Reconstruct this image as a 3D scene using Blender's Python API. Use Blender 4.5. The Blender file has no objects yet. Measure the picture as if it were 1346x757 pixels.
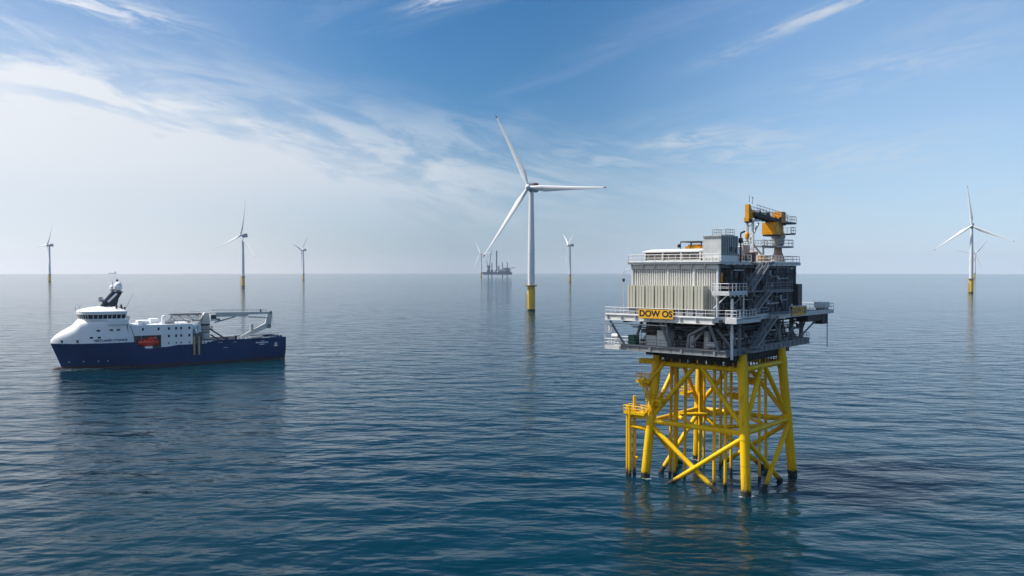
import bpy, math, random
import numpy as np
from mathutils import Vector, Matrix

R = math.radians
random.seed(7)
sc = bpy.context.scene
COL = sc.collection

# ------------------------------------------------------------------ camera
cam = bpy.data.objects.new('camera', bpy.data.cameras.new('camera'))
COL.objects.link(cam)
cam.location = (0, 0, 35)
cam.rotation_euler = (R(90) - math.atan(21.9 / 1080), 0, 0)
cam.data.sensor_width = 36
cam.data.lens = 36 * 1080 / 1346
cam.data.clip_start = 1
cam.data.clip_end = 60000
sc.camera = cam

# ------------------------------------------------------------------ light
SUN_AZ = -80.0        # degrees from +Y, negative = left of the view
SUN_EL = 52.0
SUN_STRENGTH = 5.0
SKY_STRENGTH = 0.075
sc.view_settings.view_transform = 'Standard'
sc.view_settings.look = 'None'
sc.view_settings.gamma = 1
sc.view_settings.use_curve_mapping = False
sc.view_settings.exposure = 0.40
sc.cycles.use_denoising = True
sc.cycles.volume_bounces = 0
sc.cycles.max_bounces = 8
sc.cycles.sample_clamp_indirect = 6
sc.cycles.caustics_reflective = False
sc.cycles.caustics_refractive = False

sun = bpy.data.objects.new('sun', bpy.data.lights.new('sun', 'SUN'))
COL.objects.link(sun)
sun.data.energy = SUN_STRENGTH
sun.data.angle = R(0.5)
sun.data.color = (1, 0.95, 0.87)
sd = Vector((math.sin(R(SUN_AZ)) * math.cos(R(SUN_EL)), math.cos(R(SUN_AZ)) * math.cos(R(SUN_EL)), math.sin(R(SUN_EL))))
sun.rotation_euler = sd.to_track_quat('Z', 'Y').to_euler()


class NT:
    """small helper that writes node trees"""
    def __init__(self, tree):
        self.t = tree

    def node(self, typ, **kw):
        n = self.t.nodes.new(typ)
        for k, v in kw.items():
            setattr(n, k, v)
        return n

    def link(self, a, b):
        self.t.links.new(a, b)

    def put(self, sock, v):
        if isinstance(v, bpy.types.NodeSocket):
            self.link(v, sock)
        else:
            sock.default_value = v

    def m(self, op, a, b=0.0, c=0.0, clamp=False):
        n = self.node('ShaderNodeMath', operation=op, use_clamp=clamp)
        self.put(n.inputs[0], a)
        self.put(n.inputs[1], b)
        self.put(n.inputs[2], c)
        return n.outputs[0]

    def smooth(self, v, a, b, lo=0.0, hi=1.0):
        n = self.node('ShaderNodeMapRange', interpolation_type='SMOOTHSTEP')
        self.put(n.inputs['Value'], v)
        n.inputs['From Min'].default_value = a
        n.inputs['From Max'].default_value = b
        n.inputs['To Min'].default_value = lo
        n.inputs['To Max'].default_value = hi
        return n.outputs['Result']

    def vec(self, x, y, z=0.0):
        n = self.node('ShaderNodeCombineXYZ')
        self.put(n.inputs[0], x)
        self.put(n.inputs[1], y)
        self.put(n.inputs[2], z)
        return n.outputs[0]

    def noise(self, vec, scale=1.0, detail=4.0, rough=0.5, dist=0.0):
        n = self.node('ShaderNodeTexNoise')
        self.put(n.inputs['Vector'], vec)
        n.inputs['Scale'].default_value = scale
        n.inputs['Detail'].default_value = detail
        n.inputs['Roughness'].default_value = rough
        n.inputs['Distortion'].default_value = dist
        return n.outputs['Fac']

    def mix(self, f, a, b, mode='MIX'):
        n = self.node('ShaderNodeMix', data_type='RGBA', blend_type=mode)
        self.put(n.inputs[0], f)
        for s, v in ((n.inputs[6], a), (n.inputs[7], b)):
            if isinstance(v, bpy.types.NodeSocket):
                self.link(v, s)
            else:
                s.default_value = (*v, 1)
        return n.outputs[2]


# ------------------------------------------------------------------ world: Nishita sky, cirrus veil
world = bpy.data.worlds.new('World')
sc.world = world
world.use_nodes = True
W = NT(world.node_tree)
world.node_tree.nodes.clear()
out = W.node('ShaderNodeOutputWorld')
bg = W.node('ShaderNodeBackground')
bg.inputs['Strength'].default_value = SKY_STRENGTH
W.link(bg.outputs[0], out.inputs[0])
sky = W.node('ShaderNodeTexSky', sky_type='NISHITA', sun_disc=False)
sky.sun_elevation = R(SUN_EL)
sky.sun_rotation = R(SUN_AZ)
sky.altitude = 0
sky.air_density = 1.0
sky.dust_density = 0.6
sky.ozone_density = 2.5
tc = W.node('ShaderNodeTexCoord')
sep = W.node('ShaderNodeSeparateXYZ')
W.link(tc.outputs['Generated'], sep.inputs[0])
dx, dy, dz = sep.outputs
az = W.m('MULTIPLY', W.m('ARCTAN2', dx, dy), 180 / math.pi)
el = W.m('MULTIPLY', W.m('ARCSINE', dz), 180 / math.pi)
elp = W.m('MAXIMUM', el, 0.0)


def rot2(a, e, deg, a0=0, e0=0):
    c, s = math.cos(R(deg)), math.sin(R(deg))
    A = W.m('SUBTRACT', a, a0)
    E = W.m('SUBTRACT', e, e0)
    u = W.m('ADD', W.m('MULTIPLY', A, c), W.m('MULTIPLY', E, s))
    v = W.m('SUBTRACT', W.m('MULTIPLY', E, c), W.m('MULTIPLY', A, s))
    return u, v


# broad veil, thicker towards the sun, its upper edge falling to the right
wob = W.noise(W.vec(W.m('MULTIPLY', az, 0.06), W.m('MULTIPLY', el, 0.16), 3.0), 1.0, 5, 0.6)
u1, v1 = rot2(az, el, -13)
fib = W.noise(W.vec(W.m('MULTIPLY', u1, 0.085), W.m('MULTIPLY', v1, 0.36), 0), 1.0, 8, 0.6, 1.1)
fib2 = W.noise(W.vec(W.m('MULTIPLY', u1, 0.22), W.m('MULTIPLY', v1, 0.9), 7.7), 1.0, 7, 0.6, 0.6)
edge = W.m('SUBTRACT', W.m('ADD', 7.6, W.m('MULTIPLY', wob, 5.4)), W.m('MULTIPLY', az, 0.165))
below = W.m('SUBTRACT', edge, el)                       # > 0 inside the veil
veil = W.smooth(below, -2.0, 5.0)
thick = W.smooth(az, 22, -34, 0.36, 1.0)
f = W.smooth(W.m('ADD', W.m('MULTIPLY', fib, 0.7), W.m('MULTIPLY', fib2, 0.3)), 0.40, 0.60)
veil_d = W.m('MULTIPLY', W.m('MULTIPLY', veil, thick), W.m('ADD', W.m('MULTIPLY', f, 0.82), 0.18))
veil_d = W.m('ADD', veil_d, W.m('MULTIPLY', W.smooth(below, 1.5, 9.0), W.smooth(az, 30, -30, 0.32, 0.9)))
# wisps of cirrus
wisps = None
for (a0, e0, lu, lv, deg, amp) in ((20.6, 16.3, 4.4, 0.42, 17, .85), (15.0, 14.4, 3.5, .5, 15, .3), (25.0, 12.6, 6.5, 1.1, 8, .42), (28, 15.0, 6, 1.0, 13, .15),
                                   (11.8, 8.9, 3.6, .6, 6, .8), (15.5, 8.2, 6.0, 1.5, 5, .5), (6.5, 7.5, 6, 1.6, -3, .45), (23.0, 7.2, 6.5, 1.3, 6, .5), (29.0, 4.6, 6, .6, 2, .35),
                                   (-4.2, 18.4, 3.0, .55, 17, .9), (-15.2, 18.8, 2.6, .7, -12, .75), (-27.5, 16.2, 6.0, .9, -9, .9), (-31, 18.4, 5, 1.0, -8, .8)):
    u, v = rot2(az, el, deg, a0, e0)
    g = W.m('ADD', W.m('POWER', W.m('DIVIDE', u, lu), 2.0), W.m('POWER', W.m('DIVIDE', v, lv), 2.0))
    g = W.m('EXPONENT', W.m('MULTIPLY', g, -1.0))
    nz = W.noise(W.vec(W.m('MULTIPLY', u, 0.28), W.m('MULTIPLY', v, 1.5), a0 * 1.3), 1.0, 7, 0.62, 0.6)
    g = W.m('MULTIPLY', W.m('MULTIPLY', g, amp), W.smooth(nz, 0.36, 0.66))
    wisps = g if wisps is None else W.m('MAXIMUM', wisps, g)
# faint fibres everywhere
u3, v3 = rot2(az, el, 14)
ff = W.noise(W.vec(W.m('MULTIPLY', u3, 0.05), W.m('MULTIPLY', v3, 0.34), 21.0), 1.0, 8, 0.62, 0.5)
faint = W.m('MULTIPLY', W.m('MULTIPLY', W.smooth(ff, 0.52, 0.8), 0.16), W.smooth(el, 17, 26, 1.0, 0.0))
dens = W.m('MAXIMUM', W.m('MAXIMUM', veil_d, wisps), faint)
dens = W.m('MULTIPLY', W.m('MINIMUM', dens, 0.93), W.m('MULTIPLY', W.smooth(el, 24, 34, 1.0, 0.15), W.smooth(el, 0.0, 7.5, 0.12, 1.0)))
# sunward glow of thin high cloud and low haze
dots = W.node('ShaderNodeVectorMath', operation='DOT_PRODUCT')
W.link(tc.outputs['Generated'], dots.inputs[0])
dots.inputs[1].default_value = tuple(sd)
glow = W.smooth(dots.outputs['Value'], 0.15, 0.95)
cloud_col = W.mix(glow, (6.3, 6.95, 7.8), (11.2, 11.2, 11.3))
low = W.m('EXPONENT', W.m('MULTIPLY', W.m('DIVIDE', elp, W.m('ADD', W.smooth(az, -2, 30, 4.8, 14.0), W.smooth(az, -4, -28, 0.0, 5.5))), -1.0))
# haze bank along the horizon: white on the sun's side, greyest ahead, pale blue to the right
ramp = W.node('ShaderNodeValToRGB')
W.link(W.m('ADD', W.m('MULTIPLY', az, 1 / 80), 0.5), ramp.inputs[0])
stops = [(-32, (.905, .905, .956)), (-18, (.71, .715, .75)), (-4, (.36, .415, .50)), (6, (.42, .50, .62)), (16, (.56, .665, .80)), (30, (.62, .745, .89))]
for k, (a_, c_) in enumerate(stops):
    e_ = ramp.color_ramp.elements[k] if k < 2 else ramp.color_ramp.elements.new(a_ / 80 + 0.5)
    e_.position = a_ / 80 + 0.5
    e_.color = (*c_, 1)
sc_ = W.node('ShaderNodeVectorMath', operation='SCALE')
W.link(ramp.outputs[0], sc_.inputs[0])
sc_.inputs['Scale'].default_value = 10.6
low_col = sc_.outputs[0]
# deepen the clear blue a little (a clean maritime sky)
tint = W.node('ShaderNodeMix', data_type='RGBA', blend_type='MULTIPLY')
tint.inputs[0].default_value = 1
W.link(sky.outputs[0], tint.inputs[6])
tint.inputs[7].default_value = (0.27, 0.69, 0.97, 1)
gain = W.node('ShaderNodeVectorMath', operation='SCALE')
W.link(tint.outputs[2], gain.inputs[0])
W.link(W.m('ADD', W.smooth(az, 2.0, 24.0, 1.0, 1.5), W.smooth(az, 0.0, -24.0, 0.0, 0.12)), gain.inputs['Scale'])
base = gain.outputs[0]
low_f = W.m('MAXIMUM', W.m('MULTIPLY', low, 0.97), W.smooth(az, -4, -26, 0.0, 0.20))
c1 = W.mix(low_f, base, low_col)
c2 = W.mix(dens, c1, cloud_col)
W.link(c2, bg.inputs['Color'])


# ------------------------------------------------------------------ materials
def mat(name, col, rough=0.5, metal=0.0, var=0.12, vscale=0.6, grime=0.0, grime_col=(0.12, 0.09, 0.06), streak=False, bump=0.0, spec=0.5, stretch=(1, 1, 1), tide=None, rust=0.0):
    m = bpy.data.materials.new(name)
    m.use_nodes = True
    n = NT(m.node_tree)
    b = m.node_tree.nodes['Principled BSDF']
    tc = n.node('ShaderNodeTexCoord')
    mp = n.node('ShaderNodeMapping')
    n.link(tc.outputs['Object'], mp.inputs['Vector'])
    mp.inputs['Scale'].default_value = (stretch[0], stretch[1], stretch[2] * (0.12 if streak else 1))
    a = n.noise(mp.outputs[0], vscale, 6, 0.6)
    lo = tuple(c * (1 - var) for c in col)
    hi = tuple(min(1, c * (1 + var)) for c in col)
    c = n.mix(n.smooth(a, 0.3, 0.7), lo, hi)
    if grime:
        g = n.noise(mp.outputs[0], vscale * 2.7, 8, 0.68, 0.4)
        c = n.mix(n.m('MULTIPLY', n.smooth(g, 0.52, 0.75), grime), c, grime_col)
    if rust:
        mp2 = n.node('ShaderNodeMapping')
        n.link(tc.outputs['Object'], mp2.inputs['Vector'])
        mp2.inputs['Scale'].default_value = (1.6, 1.6, 0.10)
        mp2.inputs['Location'].default_value = (3.1, 7.7, 1.3)
        rn = n.noise(mp2.outputs[0], 1.0, 7, 0.65, 0.2)
        c = n.mix(n.m('MULTIPLY', n.smooth(rn, 0.56, 0.70), rust), c, (0.17, 0.065, 0.012))
    if tide:
        sp = n.node('ShaderNodeSeparateXYZ')
        n.link(tc.outputs['Object'], sp.inputs[0])
        tn = n.noise(tc.outputs['Object'], 0.9, 6, 0.65)
        lim = n.m('ADD', sp.outputs[2], n.m('MULTIPLY', n.m('SUBTRACT', tn, 0.5), 2.6))
        c = n.mix(n.smooth(lim, tide + .35, tide - .25), c, (0.035, 0.032, 0.014))
        c = n.mix(n.smooth(lim, tide + 2.6, tide + 0.2, 0.0, 0.35), c, (0.25, 0.17, 0.02))
    n.link(c, b.inputs['Base Color'])
    b.inputs['Roughness'].default_value = rough
    b.inputs['Metallic'].default_value = metal
    b.inputs['Specular IOR Level'].default_value = spec
    r = n.smooth(a, 0.2, 0.8, max(0.05, rough - 0.08), min(1, rough + 0.12))
    n.link(r, b.inputs['Roughness'])
    if bump:
        bp = n.node('ShaderNodeBump')
        bp.inputs['Strength'].default_value = bump
        bp.inputs['Distance'].default_value = 0.05
        n.link(n.noise(mp.outputs[0], vscale * 6, 5, 0.6), bp.inputs['Height'])
        n.link(bp.outputs[0], b.inputs['Normal'])
    return m


M = {}
M['yellow'] = mat('jacket_yellow_paint', (0.80, 0.48, 0.002), 0.45, var=0.10, vscale=0.35, grime=0.4, grime_col=(0.42, 0.22, 0.008), streak=True, spec=0.25, tide=0.9, rust=0.6)
M['yellow_rail'] = mat('yellow_rail_paint', (0.80, 0.5, 0.004), 0.5, spec=0.25)
M['growth'] = mat('marine_growth', (0.016, 0.018, 0.014), 0.85, var=0.4, vscale=2, bump=0.5)
M['tp_yellow'] = mat('transition_piece_yellow', (0.60, 0.38, 0.02), 0.5, var=0.12, vscale=0.3, grime=0.3, grime_col=(0.3, 0.2, 0.06), streak=True)
M['white_tower'] = mat('turbine_white_paint', (0.66, 0.67, 0.68), 0.4, var=0.04, vscale=0.1, streak=True)
M['blade'] = mat('blade_gelcoat', (0.72, 0.72, 0.72), 0.35, var=0.03, vscale=0.1)
M['nacelle'] = mat('nacelle_grey_paint', (0.42, 0.44, 0.46), 0.4, var=0.05, vscale=0.2)
M['cooler_red'] = mat('nacelle_red_paint', (0.18, 0.012, 0.02), 0.5)
M['grey'] = mat('galvanised_steel', (0.20, 0.21, 0.22), 0.55, metal=0.0, var=0.18, vscale=0.7, grime=0.3, grime_col=(0.13, 0.12, 0.11))
M['grey_light'] = mat('pale_grey_steel', (0.56, 0.56, 0.55), 0.5, var=0.1, vscale=0.6, grime=0.25, grime_col=(0.22, 0.18, 0.14))
M['rail'] = mat('galvanised_rail', (0.62, 0.63, 0.64), 0.5, var=0.1)
M['deck'] = mat('steel_deck_plating', (0.24, 0.25, 0.26), 0.7, var=0.2, vscale=0.5, grime=0.4)
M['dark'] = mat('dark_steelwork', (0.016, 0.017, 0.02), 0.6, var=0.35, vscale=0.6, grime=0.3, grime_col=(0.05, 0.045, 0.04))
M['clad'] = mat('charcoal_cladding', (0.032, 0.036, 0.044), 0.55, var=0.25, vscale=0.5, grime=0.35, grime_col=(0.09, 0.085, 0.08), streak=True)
M['clad_light'] = mat('slate_grey_cladding', (0.085, 0.093, 0.105), 0.55, var=0.15, vscale=0.4, grime=0.3, grime_col=(0.08, 0.08, 0.08), streak=True)
M['wall'] = mat('pale_corrugated_wall', (0.62, 0.61, 0.58), 0.6, var=0.06, vscale=0.5, rust=0.25, grime=0.3, grime_col=(0.3, 0.25, 0.19), streak=True)
M['rad'] = mat('beige_radiator_paint', (0.47, 0.455, 0.37), 0.55, var=0.08, vscale=0.7, grime=0.25, grime_col=(0.22, 0.19, 0.13), streak=True)
M['roof_white'] = mat('white_roof_sheet', (0.74, 0.73, 0.71), 0.6, var=0.08, vscale=0.4, grime=0.3, grime_col=(0.35, 0.29, 0.23))
M['louvre'] = mat('brownish_louvre', (0.22, 0.18, 0.145), 0.7, var=0.25, vscale=1.2, grime=0.4, grime_col=(0.08, 0.06, 0.05))
M['white'] = mat('white_enamel', (0.66, 0.66, 0.65), 0.45, var=0.06, vscale=0.6, grime=0.2, grime_col=(0.35, 0.3, 0.25))
M['pink'] = mat('primer_pink_paint', (0.46, 0.30, 0.23), 0.6, var=0.2, vscale=1.0, grime=0.4, grime_col=(0.2, 0.11, 0.07))
M['ochre'] = mat('ochre_crane_paint', (0.62, 0.26, 0.004), 0.42, spec=0.3, var=0.15, vscale=0.9, grime=0.35, grime_col=(0.2, 0.09, 0.01))
M['sign'] = mat('sign_amber', (0.78, 0.40, 0.008), 0.5, var=0.05, vscale=1.0)
M['black'] = mat('black_paint', (0.012, 0.012, 0.014), 0.5, var=0.2)
M['green'] = mat('green_enamel', (0.015, 0.11, 0.085), 0.5)
M['red'] = mat('red_paint', (0.42, 0.03, 0.02), 0.5)
M['conc'] = mat('weathered_grey_cap', (0.40, 0.385, 0.36), 0.65, var=0.2, vscale=1.0, grime=0.4, grime_col=(0.25, 0.15, 0.1))
M['navy'] = mat('navy_hull_paint', (0.001, 0.032, 0.115), 0.5, spec=0.15, var=0.14, vscale=0.12, grime=0.2, grime_col=(0.01, 0.04, 0.12), streak=True)
M['boot'] = mat('red_boot_topping', (0.02, 0.008, 0.014), 0.6, var=0.3, vscale=0.3)
M['ship_white'] = mat('ship_white_paint', (0.80, 0.80, 0.80), 0.4, var=0.04, vscale=0.15, grime=0.12, grime_col=(0.5, 0.45, 0.4), streak=True)
M['ship_grey'] = mat('ship_deck_grey', (0.2, 0.22, 0.22), 0.7, var=0.2, vscale=0.3)
M['glass'] = mat('dark_window_glass', (0.012, 0.02, 0.025), 0.08, var=0.3)
M['mast_navy'] = mat('mast_navy_paint', (0.012, 0.016, 0.035), 0.45, var=0.2)
M['orange'] = mat('lifeboat_orange_red', (0.85, 0.05, 0.02), 0.4, var=0.08, grime=0.1)
M['crane_cream'] = mat('ship_crane_cream', (0.55, 0.54, 0.50), 0.5, var=0.12, vscale=0.4, grime=0.3, grime_col=(0.22, 0.2, 0.17))
M['fender'] = mat('ochre_fender_timber', (0.40, 0.30, 0.16), 0.7, var=0.2)
M['far_blue'] = mat('far_vessel_steel', (0.10, 0.14, 0.20), 0.6, var=0.3, vscale=0.08)
M['far_light'] = mat('far_vessel_pale', (0.45, 0.46, 0.46), 0.6, var=0.2, vscale=0.1)


# ------------------------------------------------------------------ mesh helpers
class MB:
    """collects simple solids and turns them into ONE mesh object"""
    def __init__(self):
        self.v = []
        self.f = []

    def add(self, vs, fs):
        k = len(self.v)
        self.v += [tuple(p) for p in vs]
        self.f += [tuple(i + k for i in q) for q in fs]
        return self

    def box(self, x0, x1, y0, y1, z0, z1):
        x0, x1 = min(x0, x1), max(x0, x1)
        y0, y1 = min(y0, y1), max(y0, y1)
        z0, z1 = min(z0, z1), max(z0, z1)
        vs = [(x, y, z) for z in (z0, z1) for x, y in ((x0, y0), (x1, y0), (x1, y1), (x0, y1))]
        return self.add(vs, [(3, 2, 1, 0), (4, 5, 6, 7), (0, 1, 5, 4), (1, 2, 6, 5), (2, 3, 7, 6), (3, 0, 4, 7)])

    def tube(self, p, q, r, r2=None, n=10):
        p, q = Vector(p), Vector(q)
        r2 = r if r2 is None else r2
        d = (q - p).normalized()
        a = d.orthogonal().normalized() if abs(d.z) < 0.999 else Vector((1, 0, 0))
        b = d.cross(a)
        vs = []
        for c, rr in ((p, r), (q, r2)):
            for i in range(n):
                t = 2 * math.pi * (i + 0.5) / n
                vs.append(c + (a * math.cos(t) + b * math.sin(t)) * rr)
        fs = [(i, (i + 1) % n, n + (i + 1) % n, n + i) for i in range(n)]
        fs += [tuple(range(n - 1, -1, -1)), tuple(range(n, 2 * n))]
        return self.add(vs, fs)

    def path(self, pts, r, n=6):
        for p, q in zip(pts, pts[1:]):
            self.tube(p, q, r, n=n)
        return self

    def bar(self, p, q, w, h):
        """rectangular bar from p to q, w wide across, h deep"""
        p, q = Vector(p), Vector(q)
        d = (q - p).normalized()
        s = d.cross(Vector((0, 0, 1)))
        s = s.normalized() if s.length > 1e-4 else Vector((1, 0, 0))
        u = s.cross(d)
        vs = []
        for c in (p, q):
            for i, j in ((-1, -1), (1, -1), (1, 1), (-1, 1)):
                vs.append(c + s * (i * w / 2) + u * (j * h / 2))
        return self.add(vs, [(0, 1, 2, 3), (7, 6, 5, 4), (0, 4, 5, 1), (1, 5, 6, 2), (2, 6, 7, 3), (3, 7, 4, 0)])

    def lathe(self, prof, c=(0, 0, 0), n=20, axis='z'):
        vs, fs = [], []
        for r, z in prof:
            for i in range(n):
                t = 2 * math.pi * i / n
                x, y = r * math.cos(t), r * math.sin(t)
                vs.append((c[0] + x, c[1] + y, c[2] + z) if axis == 'z' else ((c[0] + x, c[1] - z, c[2] + y) if axis == 'y' else (c[0] + z, c[1] + x, c[2] + y)))
        for k in range(len(prof) - 1):
            for i in range(n):
                j = (i + 1) % n
                fs.append((k * n + i, k * n + j, (k + 1) * n + j, (k + 1) * n + i))
        fs.append(tuple(range(n - 1, -1, -1)))
        fs.append(tuple(range((len(prof) - 1) * n, len(prof) * n)))
        return self.add(vs, fs)

    def ball(self, c, r, n=14, sz=1.0):
        prof = [(max(1e-3, r * math.sin(math.pi * k / 8)), -r * sz * math.cos(math.pi * k / 8)) for k in range(9)]
        return self.lathe(prof, c, n)

    def prism(self, poly, lo, hi, axis='y'):
        """polygon extruded along an axis; poly in the two other coordinates"""
        def P(a, b, t):
            return {'y': (a, t, b), 'z': (a, b, t), 'x': (t, a, b)}[axis]
        n = len(poly)
        vs = [P(a, b, lo) for a, b in poly] + [P(a, b, hi) for a, b in poly]
        fs = [tuple(range(n)), tuple(range(2 * n - 1, n - 1, -1))] + [(i, n + i, n + (i + 1) % n, (i + 1) % n) for i in range(n)]
        return self.add(vs, fs)

    def loft(self, secs, close=True, caps=True):
        n = len(secs[0])
        vs = [p for s in secs for p in s]
        fs = []
        for k in range(len(secs) - 1):
            for i in range(n if close else n - 1):
                j = (i + 1) % n
                fs.append((k * n + i, k * n + j, (k + 1) * n + j, (k + 1) * n + i))
        if caps:
            fs.append(tuple(range(n - 1, -1, -1)))
            fs.append(tuple(range((len(secs) - 1) * n, len(secs) * n)))
        return self.add(vs, fs)

    def rail(self, pts, h=1.1, r=0.032, gap=1.6, kick=True, closed=False):
        """handrail along points: posts, top rail, mid rail, kick plate"""
        if closed:
            pts = list(pts) + [pts[0]]
        for p, q in zip(pts, pts[1:]):
            p, q = Vector(p), Vector(q)
            L = (q - p).length
            k = max(1, round(L / gap))
            for i in range(k + 1):
                c = p.lerp(q, i / k)
                self.tube(c, c + Vector((0, 0, h)), r, n=4)
            up = Vector((0, 0, 1))
            self.tube(p + up * h, q + up * h, r * 1.15, n=4)
            self.tube(p + up * h * .55, q + up * h * .55, r * 0.9, n=4)
            if kick:
                self.bar(p + up * 0.08, q + up * 0.08, 0.02, 0.16)
        return self

    def build(self, name, material, parent=None, base=(0, 0, 0), label=None, smooth=True):
        me = bpy.data.meshes.new(name)
        b = Vector(base)
        me.from_pydata([tuple(Vector(p) - b) for p in self.v], [], self.f)
        import bmesh
        bm = bmesh.new()
        bm.from_mesh(me)
        bmesh.ops.recalc_face_normals(bm, faces=bm.faces)
        bm.to_mesh(me)
        bm.free()
        if smooth:
            me.polygons.foreach_set('use_smooth', [True] * len(me.polygons))
            me.set_sharp_from_angle(angle=R(38))
        me.materials.append(material)
        o = bpy.data.objects.new(name, me)
        COL.objects.link(o)
        if parent:
            o.parent = parent
        if label:
            o['label'] = label
        return o


class Thing:
    """a top-level Empty plus a frame in which its parts are written"""
    def __init__(self, name, label, cat, frame, base=(0, 0, 0), group=None):
        self.o = bpy.data.objects.new(name, None)
        COL.objects.link(self.o)
        self.o.empty_display_size = 0.5
        self.o.matrix_world = frame @ Matrix.Translation(base)
        self.o['label'] = label
        self.o['category'] = cat
        if group:
            self.o['group'] = group
        self.base = base

    def part(self, mb, name, material, label=None):
        return mb.build(name, material, self.o, self.base, label)

    def sub(self, mb, name, material, part, label=None):
        return mb.build(name, material, part, self.base, label)


def copy_tree(o, parent=None):
    c = o.copy()
    COL.objects.link(c)
    if parent:
        c.parent = parent
    for ch in list(o.children):
        copy_tree(ch, c)
    return c


def lettering(text, size, name, material, parent, M4, bold=0.0, depth=0.02, sx=1.0, align='CENTER'):
    cu = bpy.data.curves.new(name + '_curve', 'FONT')
    cu.body = text
    cu.size = size
    cu.align_x = align
    cu.align_y = 'CENTER'
    cu.extrude = depth
    cu.offset = bold
    tmp = bpy.data.objects.new(name, cu)
    COL.objects.link(tmp)
    dg = bpy.context.evaluated_depsgraph_get()
    me = bpy.data.meshes.new_from_object(tmp.evaluated_get(dg))
    bpy.data.objects.remove(tmp)
    bpy.data.curves.remove(cu)
    me.transform(M4 @ Matrix.Diagonal((sx, 1, 1, 1)))
    me.materials.clear()
    me.materials.append(material)
    o = bpy.data.objects.new(name, me)
    COL.objects.link(o)
    o.parent = parent
    return o


def axes(xa, ya, origin):
    xa, ya = Vector(xa).normalized(), Vector(ya).normalized()
    za = xa.cross(ya)
    m = Matrix((xa, ya, za)).transposed().to_4x4()
    m.translation = Vector(origin)
    return m




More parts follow.
